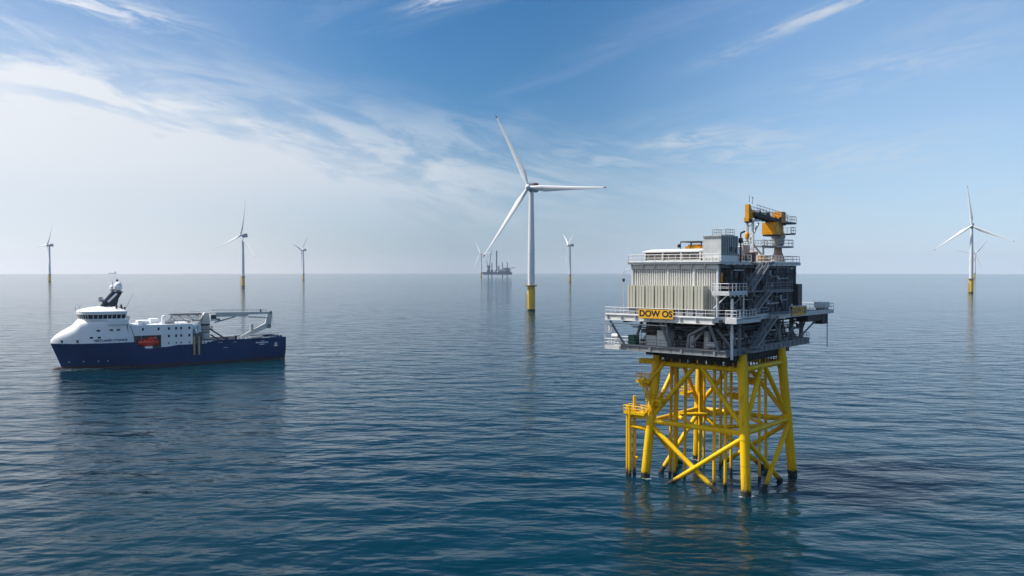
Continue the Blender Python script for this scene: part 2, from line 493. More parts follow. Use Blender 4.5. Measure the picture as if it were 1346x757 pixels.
# ------------------------------------------------------------------ sea: one sheet out to the horizon, real waves
def make_sea():
    rng = np.random.default_rng(11)
    rs = [45.0]
    while rs[-1] < 10400:
        rs.append(rs[-1] * 1.0036)
    rs = np.array(rs)
    th = np.concatenate([np.arange(-38, 38, 0.19), np.arange(38, 322, 4.0)])
    th = np.radians(th)
    nr, nt = len(rs), len(th)
    rr, tt = np.meshgrid(rs, th, indexing='ij')
    x, y = rr * np.sin(tt), rr * np.cos(tt)
    z = np.zeros_like(x)
    space = rr * 0.0036
    # calm and ruffled patches drifting over the water
    patch = np.zeros_like(x)
    for k in range(14):
        L = rng.uniform(60, 420)
        a = rng.uniform(-0.5, 0.5)
        patch += np.sin(2 * np.pi * (x * math.sin(a) * 0.35 + y * math.cos(a)) / L + rng.uniform(0, 7) + 1.3 * np.sin(2 * np.pi * x / rng.uniform(200, 900) + rng.uniform(0, 7)))
    patch = np.clip(0.85 + patch * 0.11, 0.35, 1.5)
    # water stirred up behind the ship's stern
    ca, sa = math.cos(R(32.7)), math.sin(R(32.7))
    ws = (x + 163) * ca + (y - 297) * sa
    wt = -(x + 163) * sa + (y - 297) * ca
    patch = patch + 1.3 * np.exp(-(wt / (7 + 0.06 * np.maximum(ws - 78, 0))) ** 2) * np.clip((ws - 74) / 8, 0, 1) * np.clip((330 - ws) / 200, 0, 1)
    N = 84
    lam = np.exp(np.linspace(np.log(0.75), np.log(18), N)) * rng.uniform(0.93, 1.07, N)
    for L in lam:
        spread = 0.75 if L < 8 else 0.4
        a = rng.normal(R(-16), spread)
        slope = 0.0092 if L < 3.0 else 0.0092 * (3.0 / L) ** 0.8
        amp = slope * L / (2 * np.pi)
        ph = rng.uniform(0, 2 * np.pi)
        att = np.clip(L / (2.4 * space) - 1, 0, 1)
        k = 2 * np.pi / L
        wz = amp * att * np.cos(k * (x * math.sin(a) + y * math.cos(a)) + ph + 0.7 * np.sin(2 * np.pi * (x * math.cos(a) - y * math.sin(a)) / (L * rng.uniform(5, 11)) + rng.uniform(0, 7)))
        z += wz * (patch if L < 7 else 1)
    verts = np.stack([x.ravel(), y.ravel(), z.ravel()], 1)
    verts = np.concatenate([verts, [[0, 0, 0]]]).astype(np.float32)
    i, j = np.meshgrid(np.arange(nr - 1), np.arange(nt), indexing='ij')
    j2 = (j + 1) % nt
    quads = np.stack([i * nt + j, i * nt + j2, (i + 1) * nt + j2, (i + 1) * nt + j], -1).reshape(-1, 4)[:, ::-1]
    c = nr * nt
    jj = np.arange(nt)
    tris = np.stack([np.full(nt, c), (jj + 1) % nt, jj], 1)
    me = bpy.data.meshes.new('sea')
    me.vertices.add(len(verts))
    me.vertices.foreach_set('co', verts.ravel())
    nl = quads.size + tris.size
    me.loops.add(nl)
    me.loops.foreach_set('vertex_index', np.concatenate([quads.ravel(), tris.ravel()]).astype(np.int32))
    me.polygons.add(len(quads) + len(tris))
    st = np.concatenate([np.arange(len(quads)) * 4, quads.size + np.arange(len(tris)) * 3]).astype(np.int32)
    me.polygons.foreach_set('loop_start', st)
    me.update(calc_edges=True)
    me.polygons.foreach_set('use_smooth', [True] * len(me.polygons))
    me.validate()
    o = bpy.data.objects.new('sea', me)
    COL.objects.link(o)
    o['kind'] = 'structure'
    o['label'] = 'calm dark teal sea with small ripples'
    m = bpy.data.materials.new('sea_water')
    m.use_nodes = True
    n = NT(m.node_tree)
    b = m.node_tree.nodes['Principled BSDF']
    tc = n.node('ShaderNodeTexCoord')
    mp = n.node('ShaderNodeMapping')
    n.link(tc.outputs['Object'], mp.inputs['Vector'])
    mp.inputs['Rotation'].default_value = (0, 0, R(18))
    mp.inputs['Scale'].default_value = (0.55, 1.0, 1.0)
    big = n.noise(mp.outputs[0], 0.012, 5, 0.6, 0.5)
    b.inputs['IOR'].default_value = 1.18
    b.inputs['Specular Tint'].default_value = (0.25, 0.85, 1.0, 1)
    b.inputs['Roughness'].default_value = 0.06
    m.node_tree.nodes["Principled BSDF"].subsurface_method = 'BURLEY'
    b.inputs['Subsurface Weight'].default_value = 1.0
    b.inputs['Subsurface Radius'].default_value = (4, 8, 9)
    b.inputs['Subsurface Scale'].default_value = 4.0
    b.inputs['Specular IOR Level'].default_value = 0.40
    teal = n.mix(n.smooth(big, 0.3, 0.7), (0.0, 0.015, 0.027), (0.0, 0.024, 0.039))
    # thin broken foam: along the moving hull, astern of it, and round the jacket legs
    sx = n.node('ShaderNodeSeparateXYZ')
    n.link(tc.outputs['Object'], sx.inputs[0])
    X, Y = sx.outputs[0], sx.outputs[1]

    def local(ox, oy, deg):
        c, s = math.cos(R(deg)), math.sin(R(deg))
        ax, ay = n.m('SUBTRACT', X, ox), n.m('SUBTRACT', Y, oy)
        return n.m('ADD', n.m('MULTIPLY', ax, c), n.m('MULTIPLY', ay, s)), n.m('SUBTRACT', n.m('MULTIPLY', ay, c), n.m('MULTIPLY', ax, s))
    hs, ht = local(-163, 297, 32.7)
    fn = n.noise(tc.outputs['Object'], 0.9, 8, 0.7, 0.5)
    side = n.m('MULTIPLY', n.smooth(n.m('ABSOLUTE', ht), 12.5, 9.0), n.m('MULTIPLY', n.smooth(hs, -6, 0), n.smooth(hs, 86, 76)))
    asternw = n.m('MULTIPLY', n.smooth(n.m('ABSOLUTE', ht), 11.0, 3.0), n.m('MULTIPLY', n.smooth(hs, 76, 82), n.smooth(hs, 190, 90)))
    jx, jy = local(35.6, 140.4, -40.8)
    dxl = n.m('SUBTRACT', n.m('ABSOLUTE', jx), 9.15)
    dyl = n.m('SUBTRACT', n.m('ABSOLUTE', jy), 9.15)
    dl = n.m('SQRT', n.m('ADD', n.m('MULTIPLY', dxl, dxl), n.m('MULTIPLY', dyl, dyl)))
    ringm = n.smooth(dl, 2.4, 0.8)
    zone = n.m('MAXIMUM', n.m('MULTIPLY', n.m('MAXIMUM', side, asternw), 0.8), ringm)
    foam = n.m('MULTIPLY', n.smooth(n.m('ADD', fn, n.m('MULTIPLY', zone, 0.16)), 0.60, 0.74), zone)
    teal = n.mix(n.m('MULTIPLY', foam, 0.75), teal, (0.5, 0.55, 0.56))
    n.link(teal, b.inputs['Base Color'])
    h1 = n.noise(mp.outputs[0], 0.55, 5, 0.55, 0.3)
    h2 = n.noise(mp.outputs[0], 2.2, 4, 0.6, 0.2)
    h3 = n.noise(mp.outputs[0], 0.13, 3, 0.5, 0.2)
    ruf = n.smooth(big, 0.35, 0.65, 0.45, 1.15)
    bp = n.node('ShaderNodeBump')
    n.link(n.m('ADD', n.m('MULTIPLY', h3, 5.0), n.m('MULTIPLY', n.m('ADD', n.m('MULTIPLY', h1, 0.5), n.m('MULTIPLY', h2, 0.2)), ruf)), bp.inputs['Height'])
    bp.inputs['Strength'].default_value = 0.27
    bp.inputs['Distance'].default_value = 1.0
    n.link(bp.outputs[0], b.inputs['Normal'])
    me.materials.append(m)


make_sea()


# ------------------------------------------------------------------ haze over the water
def make_haze():
    mb = MB().box(-10900, 10900, -10900, 10900, -2.4, 198)
    o = mb.build('haze', bpy.data.materials.new('haze_air'), smooth=False)
    o['kind'] = 'stuff'
    o['label'] = 'pale sea haze'
    m = o.data.materials[0]
    m.use_nodes = True
    t = m.node_tree
    t.nodes.clear()
    out = t.nodes.new('ShaderNodeOutputMaterial')
    v = t.nodes.new('ShaderNodeVolumePrincipled')
    v.inputs['Color'].default_value = (0.78, 0.87, 0.97, 1)
    v.inputs['Density'].default_value = HAZE
    v.inputs['Anisotropy'].default_value = 0.25
    t.links.new(v.outputs[0], out.inputs['Volume'])


HAZE = 4.4e-5
make_haze()


# ------------------------------------------------------------------ wind turbines
def blade_mesh(Rr=75.0):
    mb = MB()
    secs = []
    for k in range(25):
        t = k / 24
        r = 1.6 + (Rr - 1.6) * t
        if t < 0.2:
            s = t / 0.2
            s = s * s * (3 - 2 * s)
            chord = 2.9 + (5.6 - 2.9) * s
            th = 1.0 + (0.30 - 1.0) * s
        else:
            s = (t - 0.2) / 0.8
            chord = 4.6 * (1 - s) ** 0.85 * 0.93 + 0.35
            chord = 5.6 - (5.6 - 1.1) * s ** 0.8 if s < 0.97 else (1.0 if s < 0.99 else 0.3)
            th = 0.30 - 0.16 * s
        tw = R(17) * (1 - t) ** 1.6 + R(2)
        pre = -3.6 * t ** 2.2                                      # bent upwind
        pts = []
        for i in range(16):
            a = 2 * math.pi * i / 16
            cx = math.cos(a) * 0.5
            cz = math.sin(a) * 0.5 * th * (1 if t < .1 else (1.0 - 0.55 * max(0, -math.cos(a))))
            off = 0.18 * min(1, t / 0.2)
            X, Y = (cx - off) * chord * -1, cz * chord
            pts.append((X * math.cos(tw) - Y * math.sin(tw), X * math.sin(tw) + Y * math.cos(tw) + pre, r))
        secs.append(pts)
    mb.loft(secs[:24])
    tip = MB().loft(secs[23:])
    return mb, tip


def make_turbine():
    T = Thing('wind_turbine', 'x', 'wind turbine', Matrix.Identity(4), group='wind turbines standing in the sea')
    tp = T.part(MB().lathe([(3.5, 1.6), (3.5, 19.6), (3.3, 20.6), (3.2, 22)], n=28), 'transition_piece', M['tp_yellow'])
    T.sub(MB().lathe([(3.45, -6), (3.52, 1.6)], n=28), 'splash_band', M['growth'], tp)
    mb = MB().lathe([(3.55, 21.0), (5.5, 21.4), (5.5, 22.0), (3.1, 22.0)], n=28)
    pl = T.sub(mb, 'platform', M['clad_light'], tp)
    ring = [(5.4 * math.cos(2 * math.pi * k / 18), 5.4 * math.sin(2 * math.pi * k / 18), 22.0) for k in range(18)]
    T.sub(MB().rail(ring, 1.2, 0.05, 9, closed=True), 'railing', M['yellow_rail'], tp)
    mb = MB()
    for s in (-0.8, 0.8):
        mb.tube((-5.0, s, -3), (-5.0, s, 15), 0.25, n=8)
        for z in (3, 9, 14.5):
            mb.tube((-5.0, s, z), (-3.3, s, z), 0.16, n=6)
    for k in range(44):
        mb.tube((-4.6, -0.35, 1 + k * 0.47), (-4.6, 0.35, 1 + k * 0.47), 0.04, n=4)
    mb.tube((-4.6, -0.35, -1), (-4.6, -0.35, 22.2), 0.06, n=4).tube((-4.6, 0.35, -1), (-4.6, 0.35, 22.2), 0.06, n=4)
    T.sub(mb, 'boat_landing', M['tp_yellow'], tp)
    tw = T.part(MB().lathe([(3.1, 22), (3.1, 30), (2.95, 55), (2.5, 85), (2.05, 106.2)], n=32), 'tower', M['white_tower'])
    T.sub(MB().box(-0.55, 0.55, -3.2, -2.9, 22.1, 24.3), 'door', M['nacelle'], tw)
    for z, r in ((50, 2.995), (78, 2.625)):
        T.sub(MB().lathe([(r + .0, -.12), (r + .05, -.1), (r + .05, .1), (r, .12)], (0, 0, z), 32), 'flange', M['nacelle'], tw)
    # nacelle, nose towards -y
    nc = MB().lathe([(1.0, -4.2), (3.0, -4.0), (3.1, -2.2), (3.15, 0.0), (3.15, 8.0), (3.05, 10.5), (2.3, 11.2), (0.5, 11.3)], (0, 0, 109), n=24, axis='y')
    nc.v = [(x, -y, z) for x, y, z in nc.v]
    nc.lathe([(2.1, 105.6), (2.3, 107)], n=20)
    na = T.part(nc, 'nacelle', M['nacelle'])
    cr = MB().box(-2.7, 2.7, 1.2, 9.6, 111.9, 112.5)
    cr.rail([(-2.7, 1.2, 112.5), (-2.7, 9.6, 112.5), (2.7, 9.6, 112.5), (2.7, 1.2, 112.5)], 1.3, 0.07, 1.4, closed=True)
    cr.box(-2.6, 2.6, 9.0, 9.5, 112.5, 114.3)
    T.sub(cr, 'hoist_deck', M['cooler_red'], na)
    T.sub(MB().tube((0.8, 7, 112.5), (0.8, 7, 115.6), 0.08, n=5).tube((-0.8, 7, 112.5), (-0.8, 7, 114.9), 0.08, n=5), 'wind_sensor', M['nacelle'], na)
    hub = MB().lathe([(2.2, 0.0), (2.35, 1.2), (2.35, 2.8), (2.05, 4.1), (1.35, 5.0), (0.4, 5.3)], n=24, axis='y')
    h = T.part(hub, 'hub', M['blade'])
    h.location = (0, -4.4, 109)
    h.rotation_euler = (R(-5), 0, 0)
    bm_, tip_ = blade_mesh()
    for k in range(3):
        if k == 0:
            b = b0 = bm_.build('blade', M['blade'], h)
            t = t0 = tip_.build('blade_tip', M['cooler_red'], b)
        else:
            b = b0.copy()
            COL.objects.link(b)
            b.parent = h
            t = t0.copy()
            COL.objects.link(t)
            t.parent = b
        b.location = (0, -2.0, 0)
        b.rotation_euler = (0, R(-120 * k), 0)
    return T.o


turbine0 = make_turbine()
TURB = [  # x, y, scale, yaw (nose turned to the left), first blade angle from +x, label
    (17.3, 737, 1.0, 26, 117, 'tallest white wind turbine on yellow base, nearest of all in the middle of the sea'),
    (-591, 1806, 1.026, 34, 80, 'second tallest turbine left of the middle, on yellow base behind the blue ship'),
    (-803, 3165, 1.05, 98, 15, 'small far turbine with two steep blades, just right of the turbine behind the blue ship'),
    (-1488, 2645, 1.071, 40, 62, 'hazy thin turbine at the far left, beyond the bow of the blue ship'),
    (-159, 4248, 1.144, 44, 2, 'tiny far turbine beside the jack-up vessel on the horizon'),
    (182, 2577, 1.05, 80, 30, 'far turbine seen side on, just right of the nearest turbine'),
    (764, 1367, 1.0, 33, 96, 'white turbine at the right edge beyond the substation, rotor facing the camera'),
    (2225, 3951, 1.081, 20, 50, 'tiny faint turbine peeping out behind the tower of the right hand turbine'),
]
for i, (x, y, s, yaw, ph, lab) in enumerate(TURB):
    o = turbine0 if i == 0 else copy_tree(turbine0)
    o.location = (x, y, 0)
    o.scale = (s, s, s)
    o['label'] = lab
    for ch in o.children:
        n_ = ch.name.split('.')[0]
        if n_ == 'nacelle':
            ch.rotation_euler = (0, 0, R(-yaw))
        elif n_ == 'hub':
            a = R(-yaw)
            ch.scale = (0.9, 0.9, 0.9) if i == 6 else (1, 1, 1)
            ch.location = (4.4 * math.sin(a), -4.4 * math.cos(a), 109)
            ch.rotation_euler = (Matrix.Rotation(a, 3, 'Z') @ Matrix.Rotation(R(-5), 3, 'X') @ Matrix.Rotation(R(90 - ph), 3, 'Y')).to_euler()


# ------------------------------------------------------------------ offshore substation: yellow jacket
SF = Matrix.Translation((35.6, 140.4, 0)) @ Matrix.Rotation(R(-40.8), 4, 'Z')


def leg_xy(z):
    return 9.1 - (z - 0.7) * (1.55 / 21.3)


def make_jacket():
    T = Thing('jacket_foundation', 'yellow tubular steel jacket standing in the sea under the grey substation deck', 'jacket foundation', SF)

    def lp(sx, sy, z):
        a = leg_xy(z)
        return (sx * a, sy * a, z)
    corners = [(-1, -1), (1, -1), (1, 1), (-1, 1)]
    for sx, sy in corners:
        mb = MB().tube(lp(sx, sy, 0.75), lp(sx, sy, 22.0), 0.76, n=22)
        mb.tube(lp(sx, sy, 18.6), lp(sx, sy, 20.4), 0.86, n=22).tube(lp(sx, sy, 8.6), lp(sx, sy, 10.6), 0.83, n=22)
        leg = T.part(mb, 'leg', M['yellow'])
        T.sub(MB().tube(lp(sx, sy, -5), lp(sx, sy, 0.75), 0.79, n=22), 'splash_band', M['growth'], leg)
        T.sub(MB().tube(lp(sx, sy, 4.6), lp(sx, sy, 4.75), 0.78, n=22), 'weld_band', M['tp_yellow'], leg)
    for k in range(4):
        a, b = corners[k], corners[(k + 1) % 4]
        T.part(MB().tube(lp(*a, 19.5), lp(*b, 19.5), 0.46, n=14), 'top_beam', M['yellow'])
        T.part(MB().tube(lp(*a, 9.6), lp(*b, 9.6), 0.42, n=14), 'ring_beam', M['yellow'])
        mid = (Vector(lp(*a, 19.3)) + Vector(lp(*b, 19.3))) / 2
        dirv = (Vector(lp(*b, 19.3)) - Vector(lp(*a, 19.3))).normalized()
        T.part(MB().tube(lp(*a, 10.2), mid - dirv * 0.7, 0.40, n=14), 'brace', M['yellow'])
        T.part(MB().tube(lp(*b, 10.2), mid + dirv * 0.7, 0.40, n=14), 'brace', M['yellow'])
        for p, q in ((a, b), (b, a)):
            s = Vector(lp(*p, 9.0))
            e = Vector(lp(*q, -4.0))
            w = 0.5 - (0.0)
            # upper run in yellow, overgrown below the splash zone
            t = (9.0 - 0.55) / 13.0
            c = s.lerp(e, t)
            off = Vector((p[0] + q[0], p[1] + q[1], 0)).normalized() * (0.0 if p == a else 0.55)
            br = T.part(MB().tube(s + off * .3, c + off, 0.40, n=14), 'brace', M['yellow'])
            T.sub(MB().tube(c + off, s.lerp(e, t + 0.12) + off, 0.42, n=14), 'splash_band', M['growth'], br)
    # plan bracing at mid level
    mids = [(Vector(lp(*corners[k], 9.6)) + Vector(lp(*corners[(k + 1) % 4], 9.6))) / 2 for k in range(4)]
    for k in range(4):
        T.part(MB().tube(mids[k], mids[(k + 1) % 4], 0.32, n=12), 'plan_brace', M['yellow'])
    # riser and cable pipes
    for (x, y, r) in ((-6.6, -5.2, .27), (-5.6, -5.5, .30), (-4.3, -4.3, .25), (-7.2, -2.0, .22), (-5.6, 3.4, .27), (-6.6, 7.0, .22), (2.5, -6.9, .26), (4.6, -7.1, .27),
                      (-2.6, 5.6, .25), (1.9, 6.9, .25), (5.6, 6.3, .25), (6.6, 1.4, .23), (0.4, 3.6, .25)):
        mb = MB().tube((x, y, 0.6), (x * .97, y * .97, 22.2), r, n=10)
        rp = T.part(mb, 'riser_pipe', M['yellow'])
        T.sub(MB().tube((x, y, -5), (x, y, 0.6), r + .02, n=10), 'splash_band', M['growth'], rp)
    # pipe guides on the mid ring
    for (x, y) in ((2.5, -6.9), (4.6, -7.1), (-5.6, -5.5), (5.6, 6.3)):
        mb = MB().box(x - .5, x + .5, y - .12, y + .12, 9.4, 9.8).tube((x, y, 9.6), (x * 1.12, (8.4 if y > 0 else -8.4), 9.6), 0.14, n=6)
        T.part(mb, 'pipe_guide', M['yellow'])
    # boat landing in front of the left leg
    bl = T.part(MB().tube((-12.6, -9.3, 0.4), (-12.6, -9.3, 12.0), 0.27, n=12).tube((-11.8, -9.8, 0.4), (-11.8, -9.8, 12.0), 0.27, n=12)
                .tube((-11.7, -8.5, 0.4), (-11.7, -8.5, 13.6), 0.29, n=12)
                .tube((-11.7, -8.5, 8.3), lp(-1, -1, 8.3), 0.3, n=10).tube((-11.8, -9.8, 8.5), lp(-1, -1, 8.0), 0.26, n=10).tube((-12.6, -9.3, 8.4), (-11.7, -8.5, 8.4), 0.2, n=8)
                .tube((-11.7, -8.5, 3.0), (-10.9, -8.7, 3.0), 0.25, n=10), 'boat_landing', M['yellow'])
    T.sub(MB().tube((-12.6, -9.3, -5), (-12.6, -9.3, 0.4), 0.30, n=12).tube((-11.8, -9.8, -5), (-11.8, -9.8, 0.4), 0.30, n=12).tube((-11.7, -8.5, -5), (-11.7, -8.5, 0.4), 0.32, n=12), 'splash_band', M['growth'], bl)
    mb = MB()
    for k in range(26):
        mb.tube((-12.6, -9.3, 0.8 + k * .42), (-11.8, -9.8, 0.8 + k * .42), 0.035, n=4)
    T.sub(mb, 'ladder', M['yellow_rail'], bl)

    def platform(x0, x1, y0, y1, z, gaps=()):
        p = T.part(MB().box(x0, x1, y0, y1, z - .3, z).box(x0 + .3, x1 - .3, (y0 + y1) / 2 - .15, (y0 + y1) / 2 + .15, z - 1.0, z - .3), 'access_platform', M['yellow'])
        T.sub(MB().rail([(x0, y0, z), (x1, y0, z), (x1, y1, z), (x0, y1, z)], 1.15, 0.05, 0.8, closed=True), 'railing', M['yellow_rail'], p)
        return p
    platform(-13.0, -8.9, -10.0, -8.2, 10.9)
    platform(-10.9, -8.3, -9.4, -7.6, 16.4)
    platform(-8.6, -5.6, -10.0, -8.4, 13.5)
    platform(-9.4, -7.9, 3.0, 6.0, 13.0)
    platform(1.0, 4.0, 7.6, 9.3, 16.0)
    platform(-2.6, 0.2, 7.8, 9.2, 13.0)

    def stair(p, q, w=0.7):
        p, q = Vector(p), Vector(q)
        s = (q - p).cross(Vector((0, 0, 1))).normalized() * w / 2
        mb = MB()
        for sg in (-1, 1):
            mb.bar(p + s * sg, q + s * sg, 0.08, 0.3)
            mb.tube(p + s * sg + Vector((0, 0, 1.1)), q + s * sg + Vector((0, 0, 1.1)), 0.05, n=4)
            for k in range(6):
                c = p.lerp(q, k / 5) + s * sg
                mb.tube(c, c + Vector((0, 0, 1.1)), 0.04, n=4)
        n = int((q - p).length / .35)
        for k in range(n):
            c = p.lerp(q, (k + .5) / n)
            mb.bar(c - s, c + s, 0.25, 0.05)
        T.part(mb, 'access_stair', M['yellow'])
    stair((-8.9, -9.8, 10.9), (-6.8, -9.8, 13.5))
    stair((-8.2, -9.6, 13.5), (-9.6, -9.3, 16.4))
    stair((-8.6, -8.6, 16.4), (-6.0, -8.6, 19.4))
    stair((0.2, 8.6, 13.0), (1.4, 8.6, 16.0))
    # walkway arm below the deck, sticking out to the left
    wp = T.part(MB().tube((-10.8, -8.2, 19.7), (-7.0, -8.0, 19.7), 0.4, n=12).box(-10.6, -7.5, -8.9, -7.6, 19.95, 20.2), 'walkway_arm', M['yellow'])
    mb = MB()
    for k in range(9):
        t = -6.5 + k * 1.6
        mb.box(t, t + 0.9, -7.6, -7.0, 19.9, 20.6)
    T.part(mb, 'cable_clamp_row', M['dark'])


make_jacket()


# ------------------------------------------------------------------ substation topside
X0, X1, Y0, Y1 = -11.0, 8.0, -14.0, 19.3          # lower deck
BX0, BX1, BY0, BY1 = -9.95, 5.8, -12.0, 18.6      # upper building
ZL, ZM, ZG, ZR = 22.9, 28.0, 32.0, 36.45          # floors: lower, main, gallery, roof


def make_topside():
    T = Thing('substation_topside', 'grey multi-deck substation module with pale ribbed front wall, standing on the yellow jacket', 'offshore substation', SF, (0, 0, 22))
    # ---- lower deck
    mb = MB().box(X0, X1, Y0, Y1, ZL - .12, ZL)
    for y in np.arange(Y0 + 1.5, Y1, 2.4):
        mb.box(X0 + .3, X1 - .3, y - .12, y + .12, ZL - .75, ZL - .12)
    lo = T.part(mb, 'lower_deck', M['deck'])
    mb = MB()
    for (a, b) in (((X0, Y0), (X1, Y0)), ((X1, Y0), (X1, Y1)), ((X1, Y1), (X0, Y1)), ((X0, Y1), (X0, Y0))):
        for dz, w, h in ((ZL - .03, .45, .09), (ZL - .87, .45, .09), (ZL - .45, .06, .80)):
            mb.bar((*a, dz), (*b, dz), w, h)
        n = int(math.dist(a, b) / 1.9)
        for k in range(1, n):
            x, y = a[0] + (b[0] - a[0]) * k / n, a[1] + (b[1] - a[1]) * k / n
            mb.box(x - .19, x + .19, y - .19, y + .19, ZL - .84, ZL - .07) if k % 3 == 0 else mb.box(x - .17, x + .17, y - .03, y + .03, ZL - .84, ZL - .07) if a[0] != b[0] else mb.box(x - .17, x + .17, y - .03, y + .03, ZL - .84, ZL - .07)
    T.sub(mb, 'edge_beam', M['grey'], lo)
    mb = MB().rail([(X0, Y0, ZL), (X1, Y0, ZL)], 1.1, 0.03, 1.3).rail([(X1, Y0, ZL), (X1, -7.5, ZL)], 1.1, 0.03, 1.3).rail([(X1, -5.0, ZL), (X1, Y1, ZL), (X0, Y1, ZL)], 1.1, .03, 1.3)
    T.sub(mb, 'railing', M['grey'], lo)
    # small outrigger platform at the left
    op = T.part(MB().box(-14.2, X0 - .24, -14.0, -8.8, 22.3, 22.5).box(-14.2, X0 - .24, -14.0, -13.8, 22.0, 22.3).box(-14.2, -14.0, -13.7, -9, 22.0, 22.3), 'outrigger_platform', M['grey_light'])
    T.sub(MB().rail([(X0 - .3, -14, 22.5), (-14.2, -14, 22.5), (-14.2, -8.8, 22.5), (X0 - .3, -8.8, 22.5)], 1.25, 0.045, 1.0), 'railing', M['rail'], op)
    T.sub(MB().tube((-14.1, -13.9, 22.5), (-14.1, -13.9, 26.9), 0.07, n=6), 'hanger_post', M['rail'], op)
    # ---- under-deck: dark framing between jacket and deck
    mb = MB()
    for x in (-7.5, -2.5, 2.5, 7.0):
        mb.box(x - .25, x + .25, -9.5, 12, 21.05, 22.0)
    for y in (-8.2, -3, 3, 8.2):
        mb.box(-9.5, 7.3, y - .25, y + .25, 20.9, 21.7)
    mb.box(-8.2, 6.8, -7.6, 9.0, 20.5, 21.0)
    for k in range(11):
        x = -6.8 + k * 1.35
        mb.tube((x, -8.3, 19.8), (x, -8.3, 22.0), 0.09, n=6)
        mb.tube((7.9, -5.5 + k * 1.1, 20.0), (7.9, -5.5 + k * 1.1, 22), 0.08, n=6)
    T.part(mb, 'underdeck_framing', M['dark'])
    # ---- main deck
    poly = [(-13.0, -15.6), (6.9, -15.6), (8.3, -14.2), (8.3, 0.6), (10.7, 2.0), (10.7, 19.6), (11.1, 20.2), (11.1, 22.8), (-4.0, 22.8), (-4.0, 19.0), (-13.0, 19.0)]
    md = T.part(MB().prism(poly, 27.75, ZM, 'z'), 'main_deck', M['deck'])
    mb = MB()
    for k in range(len(poly)):
        a, b = Vector((*poly[k], 0)), Vector((*poly[(k + 1) % len(poly)], 0))
        if k == 0:
            zs = ((27.95, .4, .1), (27.05, .5, .1), (27.5, .08, .8))
        elif k < 4:
            zs = ((27.97, .3, .08), (27.35, .3, .08), (27.65, .06, .55))
        else:
            zs = ((27.97, .25, .08), (27.5, .25, .07), (27.73, .06, .4))
        for dz, w, h in zs:
            mb.bar(a + Vector((0, 0, dz)), b + Vector((0, 0, dz)), w, h)
    for k in range(8):                                              # brackets along the front girder
        x = -12.4 + k * 2.72
        mb.prism([(-15.62, 27.1), (-15.62, 27.95), (-16.0, 27.95), (-15.8, 27.1)], x - .07, x + .07, 'x')
    T.sub(mb, 'edge_girder', M['grey_light'], md)
    mb = MB()
    for y in np.arange(-13.5, 19, 3.0):
        mb.box(-12.6, 8.0, y - .15, y + .15, 26.9, 27.74)
    for x in (-9.5, -3, 3, 7.6):
        mb.box(x - .2, x + .2, -15.2, 18.8, 26.7, 27.7)
    T.sub(mb, 'deck_beams', M['dark'], md)
    mb = MB().rail([(-13.0, -15.6, ZM), (6.9, -15.6, ZM), (8.3, -14.2, ZM), (8.3, -8.2, ZM)], 1.15, 0.036, 1.5)
    mb.rail([(8.3, -6.0, ZM), (8.3, 0.6, ZM)], 1.15, 0.036, 1.5).rail([(10.7, 3.6, ZM), (10.7, 19.6, ZM), (11.1, 20.2, ZM), (11.1, 22.8, ZM), (-4, 22.8, ZM)], 1.25, 0.04, 1.5)
    mb.rail([(-13.0, 19, ZM), (-13.0, -15.6, ZM)], 1.15, .036, 1.5)
    T.sub(mb, 'railing', M['rail'], md)
    # thin secondary walkway beam under the front girder and cable tray
    T.sub(MB().bar((-12.4, -15.3, 26.45), (-1.5, -15.3, 26.45), .3, .14).bar((-12.4, -15.3, 26.1), (-12.4, -15.3, 24.9), .4, .1)
          .bar((-12.9, -15.3, 25.0), (-11.9, -15.3, 25.0), .1, .1).bar((-11.9, -15.3, 25.0), (-11.9, -15.3, 26.4), .1, .12).bar((-12.9, -15.3, 25.0), (-12.9, -15.3, 26.4), .1, .12), 'cable_tray', M['grey_light'], md)
    # outboard box frame below the right end
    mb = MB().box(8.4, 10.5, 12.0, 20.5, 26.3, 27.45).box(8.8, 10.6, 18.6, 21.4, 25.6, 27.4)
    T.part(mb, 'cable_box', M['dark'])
    T.part(MB().tube((10.7, 20.8, 21.4), (10.7, 20.8, 27.5), 0.08, n=6), 'hanger_post', M['grey'])
    # ---- columns and trusses between the decks
    for x, y in ((-7.6, -8), (-7.6, 0), (-7.6, 8), (-7.6, 17), (7.0, -7.6), (7.0, 1), (7.0, 8), (7.0, 13.5), (7.0, 18), (0, -8), (0, 8)):
        T.part(MB().tube((x, y, ZL), (x, y, 26.7), 0.38, n=12), 'column', M['grey'])
    fr = [((-12.3, -15.2, 26.9), (-10.4, -13.8, 22.95)), ((-2.6, -15.2, 26.9), (-1.7, -13.9, 22.9)), ((-1.7, -15.2, 26.9), (-1.55, -13.9, 23.6)), ((-1.7, -13.5, 26.7), (-4.0, -11.0, 23.2)),
          ((-7.2, -13.5, 26.8), (-9.2, -12.5, 23.2)), ((5.8, -15.2, 26.9), (6.9, -13.95, 22.6)), ((5.6, -15.1, 26.9), (1.6, -13.7, 25.0)), ((1.6, -13.7, 25.15), (1.3, -13.7, 22.95)),
          ((6.0, -13.6, 26.4), (7.6, -11.2, 23.1)), ((4.4, -13.4, 26.4), (1.9, -13.4, 23.6))]
    for p, q in fr:
        T.part(MB().bar(p, q, .34, .36), 'truss_brace', M['grey'])
    rt = [((8.0, 4.0, 26.3), (8.0, 0.8, 26.3)), ((8.0, 0.8, 26.3), (8.0, -1.4, 23.0)), ((8.0, 4.0, 26.3), (8.0, 6.4, 23.0)), ((8.0, 12.6, 26.6), (8.0, 8.4, 23.0)), ((8.0, 11.0, 25.2), (8.0, 13.6, 23.0)),
          ((10.4, 16.0, 26.4), (8.0, 14.0, 23.1)), ((8.0, 17.6, 26.6), (8.0, 14.6, 23.2))]
